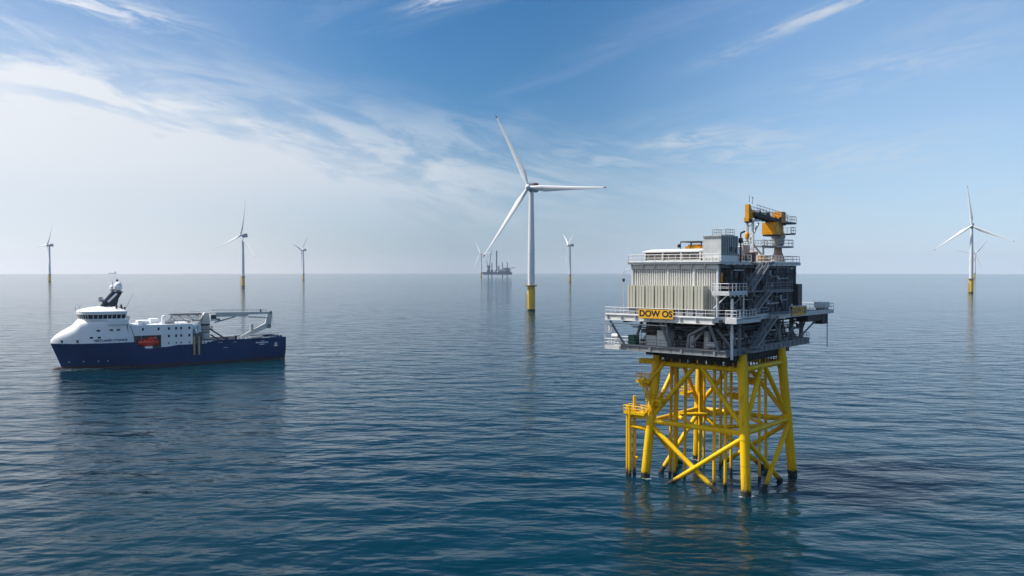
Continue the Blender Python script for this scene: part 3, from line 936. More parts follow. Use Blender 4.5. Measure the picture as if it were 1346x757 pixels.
    for p, q in rt:
        T.part(MB().bar(p, q, .22, .24), 'truss_brace', M['grey'])
    T.part(MB().tube((8.55, -13.2, 21.6), (8.55, -13.2, 30.9), 0.22, n=10).tube((8.55, -13.2, 24.6), (8.55, -13.2, 25.3), 0.27, n=10), 'drain_caisson', M['rail'])
    # ---- dark rooms set back between the decks
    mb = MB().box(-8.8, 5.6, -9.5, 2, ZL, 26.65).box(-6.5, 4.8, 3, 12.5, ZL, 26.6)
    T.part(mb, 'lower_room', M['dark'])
    mb = MB()
    for z, y in ((26.3, -14.2), (25.9, -13.4), (25.4, -11.4), (24.9, -10.6)):
        mb.tube((-9, y, z), (7.0, y + .4, z), 0.11, n=6)
    for z, x in ((26.2, 7.4), (25.7, 6.6), (25.0, 6.2)):
        mb.tube((x, -12, z), (x, 17, z), 0.12, n=6)
    for k in range(16):
        x = -8.5 + k
        mb.tube((x, -9.8, ZL), (x, -9.8, 26.6), 0.07, n=5)
    T.part(mb, 'pipe_rack', M['clad_light'])
    mb = MB()
    for k in range(20):
        y = -8.5 + k * 1.1
        mb.tube((5.9, y, ZL), (5.9, y, 26.6), random.choice((.06, .1, .16)), n=6)
        if k % 3 == 0:
            mb.box(5.7, 6.5, y, y + .8, ZL + random.uniform(.3, 1.8), ZL + random.uniform(2.0, 3.0))
    T.part(mb, 'side_pipework', M['clad_light'])
    # ---- upper building
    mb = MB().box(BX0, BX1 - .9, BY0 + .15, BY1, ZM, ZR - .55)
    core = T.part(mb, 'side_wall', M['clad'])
    fw = MB().box(BX0, BX1 - .02, BY0, BY0 + .14, ZM, ZR - 1.2)
    n = 38
    for k in range(n):
        x = BX0 + .1 + (BX1 - BX0 - .2) * (k + .5) / n
        w = 0.135
        fw.prism([(x - w, BY0), (x - w * .6, BY0 - .26), (x + w * .6, BY0 - .26), (x + w, BY0)], ZM, ZR - 1.25, 'z')
    for x in (BX0, -3.2, 1.5, BX1 - .28):
        fw.box(x, x + .28, BY0 - .36, BY0 - .01, ZM, ZR - .6)
    T.part(fw, 'front_wall', M['wall'])
    fz = MB()
    for k in range(7):
        x = BX0 + .1 + k * 2.25
        fz.box(x + .12, x + 2.05, BY0 - .32, BY0 - .02, ZR - 1.18, ZR - .42)
        fz.prism([(BY0 - .02, ZR - 1.2), (BY0 - .02, ZR - .3), (BY0 - .75, ZR - .3), (BY0 - .35, ZR - 1.2)], x - .06, x + .06, 'x')
    T.part(fz, 'frieze_panels', M['grey_light'])
    # side columns, panels, doors, gallery
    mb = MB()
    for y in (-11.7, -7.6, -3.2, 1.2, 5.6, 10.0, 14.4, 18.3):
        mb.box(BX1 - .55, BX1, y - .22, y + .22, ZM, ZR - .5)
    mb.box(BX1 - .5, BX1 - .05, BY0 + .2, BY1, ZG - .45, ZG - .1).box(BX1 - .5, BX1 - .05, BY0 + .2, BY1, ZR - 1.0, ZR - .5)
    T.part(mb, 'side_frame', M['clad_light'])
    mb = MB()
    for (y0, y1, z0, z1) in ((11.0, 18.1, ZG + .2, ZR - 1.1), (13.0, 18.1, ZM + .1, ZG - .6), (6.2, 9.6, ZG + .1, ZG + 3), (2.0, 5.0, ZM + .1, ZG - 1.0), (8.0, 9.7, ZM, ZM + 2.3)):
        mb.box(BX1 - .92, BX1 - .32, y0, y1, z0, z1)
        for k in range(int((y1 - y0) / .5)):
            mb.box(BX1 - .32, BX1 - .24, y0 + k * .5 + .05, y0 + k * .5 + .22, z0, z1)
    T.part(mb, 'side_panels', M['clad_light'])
    mb = MB()
    for k in range(34):
        y = -11 + k * .86 + random.uniform(-.2, .2)
        z0 = random.choice((ZM, ZM, ZG, ZG))
        mb.tube((BX1 - .6 + random.uniform(0, .4), y, z0), (BX1 - .5, y, z0 + random.uniform(1.5, 3.6)), random.choice((.05, .08, .12)), n=6)
        if k % 2 == 0:
            z = z0 + random.uniform(.6, 2.4)
            mb.box(BX1 - .9, BX1 - random.uniform(.1, .5), y, y + random.uniform(.4, 1.0), z, z + random.uniform(.4, 1.1))
    T.part(mb, 'wall_pipework', M['clad_light'])
    T.part(MB().box(BX1 - .9, BX1 - .3, -10.9, -10.1, 33.2, 34.7), 'yellow_cabinet', M['ochre'])
    rg = random.Random(3)
    for mt, cnt in (('grey', 32), ('dark', 24), ('rail', 12), ('clad_light', 28)):
        for k in range(cnt):
            mb = MB()
            y = rg.uniform(-11, 18)
            z = rg.choice((ZM, ZM, ZG, ZL, ZL, ZL)) + rg.uniform(.2, 3.2)
            x = BX1 - .3 if z > ZM else 6.4
            mb.box(x, x + rg.uniform(.1, .7), y, y + rg.uniform(.15, .9), z, z + rg.uniform(.2, .9))
            y2 = y + rg.uniform(1, 5)
            mb.tube((x + .35, y, z), (x + .35, min(18.4, y2), z), rg.choice((.05, .08, .11)), n=6)
            mb.tube((x + .4, y, z), (x + .4, y, z - rg.uniform(.2, 1.0)), rg.choice((.05, .08)), n=5)
            T.part(mb, 'pipe_run', M[mt])
        for k in range(cnt // 2):
            mb = MB()
            x = rg.uniform(-9.5, 6.5)
            z = ZL + rg.uniform(.1, 2.9)
            y = rg.uniform(-11.5, -9.7)
            mb.box(x, x + rg.uniform(.2, 1.0), y, y + .5, z, z + rg.uniform(.2, .9))
            mb.tube((x, y - .2, z), (min(7.0, x + rg.uniform(1, 6)), y - .2, z), rg.choice((.05, .08, .12)), n=6)
            mb.tube((x, y - .3, ZL), (x, y - .3, z), .05, n=5)
            T.part(mb, 'valve_cabinet', M[mt])
    ga = T.part(MB().box(BX1 + .01, 8.2, -2.2, 11.2, ZG - .28, ZG - .1).box(8.1, 8.2, -2.2, 11.2, ZG - .45, ZG - .05).box(BX1 + .01, 8.6, -14.4, -2.2, ZG - .25, ZG - .1), 'side_gallery', M['deck'])
    T.sub(MB().rail([(8.15, -0.2, ZG - .1), (8.15, 11.2, ZG - .1), (BX1 + .1, 11.2, ZG - .1)], 1.15, 0.034, 1.2), 'railing', M['grey'], ga)
    mb = MB().rail([(BX1 + .1, -14.4, ZG - .1), (8.6, -14.4, ZG - .1), (8.6, -8.2, ZG - .1)], 1.15, 0.04, 1.2).rail([(BX1 + .1, -14.4, ZG - .1), (BX1 + .1, -12.3, ZG - .1)], 1.15, .04, 1.2)
    T.sub(mb, 'railing', M['rail'], ga)
    mb = MB().bar((BX1, -14.4, ZG - .35), (8.7, -14.4, ZG - .35), .12, .5).bar((8.6, -14.4, ZG - .35), (8.6, -8.0, ZG - .35), .12, .5)
    for k in range(5):
        mb.box(8.55, 8.75, -14 + k * 1.4, -13.9 + k * 1.4, ZG - .85, ZG - .4)
    T.sub(mb, 'gallery_girder', M['grey_light'], ga)
    for y in (-14.2, -8.4):
        T.sub(MB().bar((8.5, y, ZG - .3), (5.9, y + .2, ZG - 2.6), .16, .16), 'gallery_bracket', M['grey_light'], ga)
    for x, y in ((8.45, -9.0), (6.6, -14.2)):
        T.sub(MB().tube((x, y, ZM), (x, y, ZG - .3), 0.12, n=8), 'gallery_post', M['grey_light'], ga)
    # main landing box at the stair side, ground of the second flight
    T.part(MB().box(8.35, 10.2, -15.0, -6.6, 27.72, 27.95).box(10.1, 10.2, -15, -6.6, 27.2, 27.95).box(8.35, 10.2, -15.1, -14.98, 27.2, 27.95), 'stair_landing', M['grey_light'])
    T.part(MB().rail([(8.4, -15.0, ZM), (10.15, -15.0, ZM), (10.15, -8.2, ZM)], 1.15, .04, 1.1), 'landing_railing', M['rail'])
    # ---- stairs on the side
    def stair(p, q, w=1.0):
        p, q = Vector(p), Vector(q)
        s = Vector((w / 2, 0, 0))
        mb = MB()
        for sg in (-1, 1):
            mb.bar(p + s * sg, q + s * sg, 0.10, 0.34)
        st = T.part(mb, 'stair', M['grey'])
        n = int((q - p).length / .32)
        mb = MB()
        for k in range(n):
            c = p.lerp(q, (k + .5) / n)
            mb.box(c.x - w / 2, c.x + w / 2, c.y - .13, c.y + .13, c.z - .02, c.z + .02)
        T.sub(mb, 'treads', M['deck'], st)
        mb = MB()
        up = Vector((0, 0, 1.1))
        for sg in (-1, 1):
            mb.tube(p + s * sg + up, q + s * sg + up, 0.05, n=5).tube(p + s * sg + up * .55, q + s * sg + up * .55, 0.035, n=4)
            for k in range(7):
                c = p.lerp(q, k / 6) + s * sg
                mb.tube(c, c + up, 0.04, n=4)
        T.sub(mb, 'handrail', M['grey'], st)
    stair((8.8, -0.4, ZR), (8.8, -7.8, ZG - .1))
    stair((8.9, -0.2, ZG - .1), (8.9, -7.4, ZM))
    stair((9.2, 2.0, ZM), (9.2, -7.1, ZL))
    T.part(MB().box(8.05, 9.9, -8.6, -5.0, ZL - .5, ZL - .2), 'stair_foot', M['grey'])
    T.part(MB().box(8.2, 9.4, -2.2, -0.2, ZG - .28, ZG - .1), 'stair_head', M['grey'])
    # ---- roof
    ro = T.part(MB().box(BX0 - .5, BX1 + .5, BY0 - .8, BY1 + .5, ZR - .22, ZR), 'roof_deck', M['deck'])
    mb = MB()
    for (a, b) in (((BX0 - .5, BY0 - .8), (BX1 + .5, BY0 - .8)), ((BX1 + .5, BY0 - .8), (BX1 + .5, BY1 + .5)), ((BX1 + .5, BY1 + .5), (BX0 - .5, BY1 + .5)), ((BX0 - .5, BY1 + .5), (BX0 - .5, BY0 - .8))):
        mb.bar((*a, ZR - .03), (*b, ZR - .03), .3, .10).bar((*a, ZR - .2), (*b, ZR - .2), .08, .34)
    for k in range(14):
        y = BY0 + 1 + k * 2.2
        mb.box(BX1 + .02, BX1 + .6, y, y + 1.5, ZR - .48, ZR - .24)
    T.sub(mb, 'roof_edge', M['grey_light'], ro)
    x0, x1, y0, y1 = BX0 - .4, BX1 + .4, BY0 - .7, BY1 + .4
    mb = MB().rail([(x1, y0, ZR), (x0, y0, ZR), (x0, y1, ZR), (x1, y1, ZR), (x1, 0.6, ZR)], 1.15, 0.045, 1.3).rail([(x1, -1.4, ZR), (x1, y0, ZR)], 1.15, .036, 1.3)
    T.sub(mb, 'railing', M['white'], ro)
    T.part(MB().box(BX1 + .5, 9.4, -1.6, 0.6, ZR - .2, ZR), 'roof_landing', M['grey'])
    T.part(MB().rail([(BX1 + .6, .6, ZR), (9.35, .6, ZR), (9.35, -.4, ZR)], 1.15, .04, 1.0), 'roof_landing_railing', M['rail'])
    T.part(MB().bar((9.3, .5, ZR - .1), (BX1, .5, ZR - 2.4), .14, .14).bar((9.3, -1.4, ZR - .1), (BX1, -1.4, ZR - 2.4), .14, .14), 'roof_landing_bracket', M['grey'])


make_topside()

# ---- sign boards
def sign(base, axis_x, axis_y, w, h, label, group=None):
    T = Thing('sign_board', label, 'sign', SF, base)
    ax, ay = Vector(axis_x), Vector(axis_y)
    nz = ax.cross(ay)
    vs = []
    for t in (-.05, .0):
        for i, j in ((-1, -1), (1, -1), (1, 1), (-1, 1)):
            vs.append(ax * (i * w / 2) + ay * (j * h / 2) + nz * t)
    mb = MB().add(vs, [(0, 3, 2, 1), (4, 5, 6, 7), (0, 1, 5, 4), (1, 2, 6, 5), (2, 3, 7, 6), (3, 0, 4, 7)])
    mb.build('panel', M['sign'], T.o)
    lettering('DOW OS', 1.36, 'lettering', M['black'], T.o, axes(ax, ay, nz * 0.006), bold=0.055, depth=0.006, sx=1.06)


sign((-3.05, -16.12, 28.3), (1, 0, 0), (0, 0, 1), 6.3, 1.42, 'long amber board with black letters on the sunlit front railing of the substation')
sign((11.02, 7.0, 28.45), (0, 1, 0), (0, 0, 1), 6.0, 1.45, 'amber board with black letters on the shaded side railing, right of the stairs')

# ---- cooling radiators along the front wall
ordn = ['leftmost, at the outer corner', 'second from the left', 'third from the left', 'fourth from the left', 'fourth from the right', 'third from the right', 'second from the right', 'rightmost, beside the open gallery']
RX0, RX1 = -9.85, 4.25
pw = (RX1 - RX0) / 8


def make_radiator():
    T = Thing('cooling_radiator', 'x', 'radiator', SF, (RX0 + pw / 2, -13.0, ZM + .3), group='beige radiators in a row on the main deck')
    xa = RX0 + .08
    xb = RX0 + pw - .10
    fins = MB()
    n = 3
    for k in range(n):
        x = xa + (xb - xa) * (k + .5) / n
        fins.box(x - .215, x + .215, -13.98, -12.35, ZM + 1.0, ZM + 4.62)
    T.part(fins, 'fins', M['rad'])
    T.part(MB().box(xa + .02, xb - .02, -13.7, -12.3, ZM + 4.3, ZM + 4.55).box(xa + .02, xb - .02, -13.7, -12.3, ZM + 1.05, ZM + 1.3), 'header', M['rad'])
    T.part(MB().box(xa + .1, xb - .1, -13.2, -12.9, ZM, ZM + .95).box(xa + .1, xb - .1, -13.8, -13.6, ZM, ZM + .95), 'plinth', M['grey'])
    T.part(MB().tube(((xa + xb) / 2, -12.5, ZM + 4.5), ((xa + xb) / 2, -12.2, ZM + 4.5), .12, n=8), 'flange', M['grey'])
    return T.o


rad0 = make_radiator()
for i in range(8):
    o = rad0 if i == 0 else copy_tree(rad0)
    o.location = SF @ Vector((RX0 + pw * (i + .5), -13.0, ZM + .3))
    o['label'] = 'beige finned radiator under the ribbed wall, ' + ordn[i]

# ---- rooftop
T = Thing('ventilation_house', 'tall pale grey box housing on the roof, taller than everything left of the crane', 'ventilation housing', SF, (4.6, -9, ZR))
mb = MB().box(3.15, 6.2, -12.2, -6.3, ZR + .9, ZR + 4.1)
hs = T.part(mb, 'housing', M['grey_light'])
T.part(MB().box(3.1, 6.25, -12.25, -6.25, ZR, ZR + .9), 'base_frame', M['white'])
mb = MB()
for k in range(6):
    mb.prism([(-12.21, ZR + 4.0), (-12.21, ZR + 3.55), (-12.42, ZR + 4.0)], 3.25 + k * .5, 3.55 + k * .5, 'x')
for k in range(5):
    mb.box(3.4 + k * .56, 3.75 + k * .56, -12.3, -12.26, ZR + .25, ZR + .7)
T.part(mb, 'front_brackets', M['white'])
mb = MB()
for k in range(9):
    mb.box(6.21, 6.26, -12.0 + k * .63, -11.75 + k * .63, ZR + 1.0, ZR + 4.0)
mb.box(6.21, 6.3, -9.3, -8.5, ZR + 1.6, ZR + 2.3).box(6.21, 6.3, -7.6, -6.9, ZR + 1.4, ZR + 2.2)
T.part(mb, 'side_ribs', M['clad'])
T.part(MB().rail([(3.6, -10.0, ZR + 4.1), (5.9, -10.0, ZR + 4.1), (5.9, -7, ZR + 4.1), (3.6, -7, ZR + 4.1)], 1.0, .035, .8, closed=True), 'top_railing', M['grey'])
T.part(MB().tube((6.5, -6.0, ZR), (6.5, -6.0, ZR + 4.6), .12, n=8).tube((6.5, -6.0, ZR + 4.6), (7.1, -5.7, ZR + 4.9), .16, n=8).box(6.2, 6.8, -6.2, -5.8, ZR + 3.0, ZR + 3.8), 'exhaust_pipe', M['dark'])

T = Thing('roof_cooler', 'long low unit with white sloped top and brown louvres along the front of the roof', 'roof unit', SF, (-3, -9, ZR))
T.part(MB().box(-7.6, 2.4, -11.6, -5.5, ZR + .15, ZR + 1.55), 'louvred_body', M['louvre'])
T.part(MB().prism([(-11.9, ZR + 1.56), (-11.9, ZR + 1.75), (-8.5, ZR + 2.15), (-5.2, ZR + 1.9), (-5.2, ZR + 1.56)], -8.2, 2.2, 'x'), 'top_cover', M['roof_white'])
mb = MB()
for k in range(4):
    mb.box(-7.75 + k * 3.35, -7.55 + k * 3.35, -11.85, -11.62, ZR, ZR + 1.55)
mb.box(-7.6, 2.4, -11.75, -11.62, ZR + .1, ZR + .35)
T.part(mb, 'frame', M['white'])
mb = MB()
for k in range(48):
    mb.box(-7.4 + k * .2, -7.33 + k * .2, -11.7, -11.61, ZR + .4, ZR + 1.5)
T.part(mb, 'slats', M['louvre'])

T = Thing('roof_transformer', 'yellow machine inside a black pipe frame on the roof behind the white cooler', 'roof machine', SF, (-3.5, 3, ZR))
T.part(MB().box(-7.4, -2.6, 1.2, 4.8, ZR, ZR + 2.9).box(-6.8, -4.9, 1.15, 4, ZR + 2.9, ZR + 3.2), 'body', M['ochre'])
mb = MB()
for x in (-8.2, -6.2, -4.2, -2.2):
    for y in (1.0, 5.0):
        mb.tube((x, y, ZR), (x, y, ZR + 3.7), .07, n=6)
for y in (1.0, 5.0):
    mb.tube((-8.2, y, ZR + 3.7), (-2.2, y, ZR + 3.7), .12, n=6)
for x in (-8.2, -6.2, -4.2, -2.2):
    mb.tube((x, 1, ZR + 3.7), (x, 5, ZR + 3.7), .08, n=6)
mb.ball((-8.5, 1, ZR + 3.0), .35, 8)
T.part(mb, 'pipe_frame', M['black'])
T = Thing('roof_skid', 'pinkish red low skid on the roof between yellow machine and tall housing', 'roof skid', SF, (0, 3.6, ZR))
T.part(MB().box(-1.6, 3.0, 2.4, 5.0, ZR + 1.0, ZR + 2.8), 'body', M['pink'])
T.part(MB().rail([(-1.6, 2.4, ZR + 2.8), (3, 2.4, ZR + 2.8), (3, 5, ZR + 2.8)], .8, .04, .8), 'railing', M['grey'])
for x in (-1.5, 2.6):
    T.part(MB().box(x, x + .3, 2.5, 4.9, ZR, ZR + 1), 'foot', M['dark'])

T = Thing('roof_tank', 'small white round tank on a stand beside the tall roof housing', 'tank', SF, (5.2, -3.9, ZR))
T.part(MB().lathe([(.1, 0), (.55, .02), (.58, .5), (.58, 1.15), (.35, 1.3), (.05, 1.34)], (5.2, -3.9, ZR + 1.3), 16), 'tank', M['white'])
T.part(MB().tube((5.0, -4.2, ZR), (5.0, -4.2, ZR + 1.35), .06, n=6).tube((5.5, -3.6, ZR), (5.5, -3.6, ZR + 1.35), .06, n=6).tube((4.9, -3.5, ZR), (4.9, -3.5, ZR + 1.35), .06, n=6), 'stand', M['grey'])


def vent(base, h, r, lab, m):
    T = Thing('roof_vent', lab, 'vent', SF, base)
    x, y, z = base
    T.part(MB().lathe([(r, 0), (r, h * .6), (r * 1.5, h * .62), (r * 1.5, h * .95), (r * .4, h)], base, 14), 'cowl', m)
    T.part(MB().box(x - r * 1.4, x + r * 1.4, y - r * 1.4, y + r * 1.4, z, z + .25), 'flange', M['grey'])


vent((4.4, -1.6, ZR), 2.1, .42, 'pinkish vent cowl on the roof, left one of two under the crane boom', M['pink'])
vent((4.3, 3.6, ZR), 1.9, .50, 'pinkish vent cowl on the roof, right one of two under the crane boom', M['pink'])
for (bx, by, sx, sy, sz, mt, lab) in ((3.2, -3.0, 1.2, 1.6, 1.7, 'white', 'white cabinet on the roof just right of the small white tank'), (4.6, 7.2, 1.4, 2.4, 1.3, 'ochre', 'low yellow cabinet at the foot of the crane column'),
                                      (2.0, 9.5, 2.6, 1.6, 1.6, 'white', 'white cabinet on the roof behind the yellow cabinet'), (5.0, 1.2, .9, 1.1, 1.6, 'dark', 'dark cabinet on the roof between the two vent cowls')):
    T = Thing('equipment_cabinet', lab, 'cabinet', SF, (bx, by, ZR))
    T.part(MB().box(bx - sx / 2, bx + sx / 2, by - sy / 2, by + sy / 2, ZR + .12, ZR + sz), 'body', M[mt])
    T.part(MB().box(bx - sx / 2 + .1, bx + sx / 2 - .1, by - sy / 2 + .1, by + sy / 2 - .1, ZR, ZR + .12), 'plinth', M['dark'])
    T.part(MB().box(bx + sx / 2, bx + sx / 2 + .03, by - sy / 2 + .1, by - .03, ZR + .2, ZR + sz - .1), 'door', M[mt])

# lamp post at the left wall, masts
T = Thing('deck_lamp', 'thin swan-neck lamp post sticking out left of the ribbed wall', 'lamp post', SF, (-11.6, -12.2, ZM))
T.part(MB().path([(-11.6, -12.2, ZM), (-11.6, -12.2, 34.9), (-11.2, -12.2, 35.25), (-10.2, -12.2, 35.25)], .07), 'post', M['rail'])
T.part(MB().box(-11.75, -11.45, -12.35, -12.05, 33.2, 33.7), 'lamp_head', M['black'])
for (x, y, h, lab) in ((2.9, -11.9, 5.4, 'thin whip aerial at the left edge of the tall roof housing'), (6.0, -6.6, 5.6, 'thin whip aerial at the right edge of the tall roof housing')):
    T = Thing('whip_aerial', lab, 'aerial', SF, (x, y, ZR))
    T.part(MB().tube((x, y, ZR), (x, y, ZR + h), .05, .02, n=5), 'rod', M['rail'])
    T.part(MB().box(x - .12, x + .12, y - .12, y + .12, ZR, ZR + .4), 'foot', M['dark'])

# ---- pedestal crane
cx, cy = 3.4, 16.0
T = Thing('pedestal_crane', 'amber pedestal crane on the substation roof with its boom laid over a grey rest', 'crane', SF, (cx, cy, ZR))
T.part(MB().lathe([(1.3, 0), (1.25, .5), (.72, 2.0), (.66, 3.0)], (cx, cy, ZR), 24), 'pedestal', M['pink'])
T.part(MB().lathe([(.66, 3.0), (1.1, 3.4), (1.15, 4.4), (1.3, 4.7), (1.3, 4.9)], (cx, cy, ZR), 24), 'slew_collar', M['conc'])
for z, r0, r1, nm in ((ZR + 2.75, .8, 2.7, 'lower_gallery'),):
    g = T.part(MB().lathe([(r0, 0), (r1, 0), (r1, .12), (r0, .12)], (cx, cy, z), 20), nm, M['grey'])
    ring = [(cx + (r1 - .08) * math.cos(t), cy + (r1 - .08) * math.sin(t), z + .12) for t in np.linspace(0, 2 * math.pi, 17)[:-1]]
    T.sub(MB().rail(ring, 1.25, .04, 5, closed=True), 'railing', M['rail'], g)
    T.sub(MB().box(cx - .9, cx + .9, cy - 9.0, cy - 2.9, z - .02, z + .1).rail([(cx + .9, cy - 9, z + .1), (cx + .9, cy - 2.9, z + .1)], 1.1, .035, 1.2).rail([(cx - .9, cy - 9, z + .1), (cx - .9, cy - 2.9, z + .1)], 1.1, .035, 1.2), 'gangway', M['grey'], g)
z0 = ZR + 4.9
mh = T.part(MB().lathe([(1.25, 0), (1.25, .4), (.95, .7), (.9, 2.5)], (cx, cy, z0), 24), 'slew_column', M['ochre'])
T.sub(MB().prism([(cy - 1.2, z0 + .3), (cy - .2, z0 + .3), (cy - 2.4, z0 + 2.4), (cy - 3.1, z0 + 2.4)], cx + 1.0, cx + 1.3, 'x').prism([(cy - 1.2, z0 + .3), (cy - .2, z0 + .3), (cy - 2.4, z0 + 2.4), (cy - 3.1, z0 + 2.4)], cx - 1.3, cx - 1.0, 'x'), 'strut', M['ochre'], mh)
cb = T.part(MB().box(cx - 1.2, cx + 1.3, cy - 4.3, cy - 1.7, z0 + .15, z0 + 2.3), 'machine_house', M['ochre'])
T.sub(MB().box(cx - 1.1, cx + 1.2, cy - 4.2, cy - 1.8, z0 - .15, z0 + .14), 'underframe', M['dark'], cb)
T.sub(MB().box(cx + 1.31, cx + 1.34, cy - 4.0, cy - 2.9, z0 + .5, z0 + 1.9), 'service_hatch', M['sign'], cb)
bz = ZR + 7.4
bm_ = MB()
for s in (-.8, .8):
    bm_.bar((cx + s, cy + 2.2, bz - .05), (cx + s * .8, cy - 11.4, bz + .9), .2, .6)
for k in range(9):
    y = cy + 1.5 - k * 1.5
    z = bz - .15 + k * .12
    bm_.bar((cx - .8, y, z + .3), (cx + .8, y - .8, z + .3), .16, .2).bar((cx + .8, y, z - .3), (cx - .8, y - .8, z - .3), .16, .2)
bo = T.part(bm_, 'boom', M['dark'])
T.sub(MB().prism([(cy - 11.0, bz + .5), (cy - 11.0, bz + 1.4), (cy - 11.9, bz + 1.7), (cy - 12.5, bz + 2.5), (cy - 13.1, bz + 2.5), (cy - 13.1, bz - .4), (cy - 12.2, bz - .4)], cx - .34, cx + .34, 'x'), 'boom_head', M['ochre'], bo)
T.sub(MB().tube((cx - .55, cy - 12.5, bz - .3), (cx + .55, cy - 12.5, bz - .3), .35, n=14), 'sheave', M['dark'], bo)
T.sub(MB().rail([(cx + .95, cy + 1.8, bz + .4), (cx + .85, cy - 11, bz + 1.4)], 1.1, .04, 1.3, kick=False).rail([(cx - .95, cy + 1.8, bz + .4), (cx - .85, cy - 11, bz + 1.4)], 1.1, .04, 1.3, kick=False), 'railing', M['grey'], bo)
T.sub(MB().box(cx - .5, cx + .5, cy - 6.2, cy - 4.6, bz + .7, bz + 1.5).tube((cx - .6, cy - 9, bz + 1.2), (cx + .6, cy - 9, bz + 1.2), .5, n=10), 'winch', M['dark'], bo)
T.sub(MB().tube((cx, cy - 12.2, bz + 2.9), (cx, cy - 12.2, bz + 4.1), .05, n=5).tube((cx + .4, cy - 11.8, bz + 2.6), (cx + .4, cy - 11.8, bz + 3.7), .05, n=5).box(cx + .3, cx + .5, cy - 11.9, cy - 11.7, bz + 3.6, bz + 3.8), 'obstruction_light', M['grey'], bo)
rg = random.Random(9)
for mt in ('ochre', 'dark', 'green'):
    mb = MB()
    for k in range(6):
        y = cy - rg.uniform(1, 10.5)
        z = bz + .3 + (cy - y) * .07
        mb.box(cx + rg.uniform(-.8, .3), cx + rg.uniform(.4, .9), y, y + rg.uniform(.3, .9), z - .2, z + rg.uniform(.1, .6))
    T.sub(mb, 'boom_fittings', M[mt], bo)
T.part(MB().box(cx - .8, cx + .9, cy - .6, cy + 1.2, bz - .1, bz + 1.9).box(cx - .9, cx + 1.0, cy - .9, cy + 1.3, bz + .9, bz + 1.1), 'winch_house', M['ochre'])
dk = T.part(MB().box(cx - 2.0, cx + 2.0, cy - 2, cy + 3.4, bz - .3, bz - .12).box(cx - 1.6, cx + 1.6, cy + 1.7, cy + 4.1, z0 + .3, z0 + .45), 'platform', M['dark'])
T.sub(MB().rail([(cx - 2, cy + .5, bz - .12), (cx - 2, cy + 3.4, bz - .12), (cx + 2, cy + 3.4, bz - .12), (cx + 2, cy - 1.5, bz - .12)], 1.2, .04, .9)
      .rail([(cx - 1.6, cy + 1.9, z0 + .45), (cx - 1.6, cy + 4.1, z0 + .45), (cx + 1.6, cy + 4.1, z0 + .45), (cx + 1.6, cy + 1.9, z0 + .45)], 1.2, .04, .9), 'railing', M['grey'], dk)
hk = T.part(MB().tube((cx, cy - 13.0, bz - .3), (cx, cy - 13.0, bz - 2.2), .04, n=5), 'hoist_rope', M['black'])
T.sub(MB().lathe([(.08, 0), (.35, .2), (.42, .8), (.3, 1.15), (.08, 1.3)], (cx, cy - 13.0, bz - 3.5), 12), 'hook_block', M['ochre'], hk)
T.sub(MB().tube((cx, cy - 13.0, bz - 3.5), (cx, cy - 13.0, bz - 3.9), .09, n=6), 'hook', M['dark'], hk)

# ---- boom rest
T = Thing('boom_rest', 'grey A-shaped steel frame on the roof carrying the crane boom', 'boom rest', SF, (cx, 4.2, ZR))
mb = MB()
for s in (-.5, .5):
    mb.bar((cx + s, 4.2, ZR), (cx + s, 4.2, bz - .2), .34, .34)
for k in range(5):
    mb.bar((cx - .5, 4.2, ZR + .6 + k * 1.35), (cx + .5, 4.2, ZR + 1.2 + k * 1.35), .16, .16)
T.part(mb, 'mast', M['grey_light'])
T.part(MB().bar((cx, 4.4, ZR + 3.9), (cx, 7.6, bz - .5), .26, .26), 'strut', M['grey_light'])
T.part(MB().bar((cx, 4.4, ZR + 3.7), (cx, 9.6, ZR + 1.0), .26, .26), 'strut', M['grey_light'])
T.part(MB().bar((cx, 9.6, ZR), (cx, 9.6, ZR + 3.4), .26, .26), 'rear_post', M['grey_light'])
T.part(MB().box(cx - 1.0, cx + 1.0, 3.6, 6.6, bz - .28, bz - .06).box(cx - 1.1, cx - .85, 3.6, 4.8, bz - .05, bz + .35), 'cradle', M['grey_light'])

# ---- lower deck equipment
for (x0, x1, y0, y1, h, mt, lab) in ((-6.6, -4.6, -13.2, -11.2, 1.7, 'grey_light', 'lower one of the two pale cabinets side by side on the open lower deck'),
                                     (-4.5, -2.6, -13.2, -10.8, 2.6, 'white', 'taller one of the two pale cabinets side by side on the open lower deck'),
                                     (-9.9, -8.6, -13.4, -12, 1.6, 'green', 'dark green cabinet at the left corner of the lower deck'),
                                     (3.6, 4.3, -12.6, -11.8, 2.9, 'grey_light', 'narrow tall cabinet on the lower deck near the right corner'),
                                     (1.0, 1.7, -12.4, -11.6, 2.4, 'grey_light', 'narrow cabinet on the lower deck behind the angled brace')):
    T = Thing('equipment_cabinet', lab, 'cabinet', SF, ((x0 + x1) / 2, (y0 + y1) / 2, ZL))
    T.part(MB().box(x0, x1, y0, y1, ZL + .1, ZL + h), 'body', M[mt])
    T.part(MB().box(x0 + .08, x1 - .08, y0 + .08, y1 - .08, ZL, ZL + .1), 'plinth', M['dark'])
    T.part(MB().box(x0 + .1, (x0 + x1) / 2 - .03, y0 - .03, y0, ZL + .25, ZL + h - .12).box((x0 + x1) / 2 + .03, x1 - .1, y0 - .03, y0, ZL + .25, ZL + h - .12), 'door', M[mt])
T = Thing('pressure_vessel', 'white horizontal drum on the lower deck near the right end of the front', 'drum', SF, (5.1, -13.0, ZL))
T.part(MB().lathe([(.1, -.75), (.4, -.65), (.48, -.4), (.48, .4), (.4, .65), (.1, .75)], (5.1, -13.0, ZL + .75), 16, axis='x'), 'drum', M['white'])
T.part(MB().box(4.6, 4.8, -13.3, -12.7, ZL, ZL + .45).box(5.4, 5.6, -13.3, -12.7, ZL, ZL + .45), 'saddle', M['grey'])
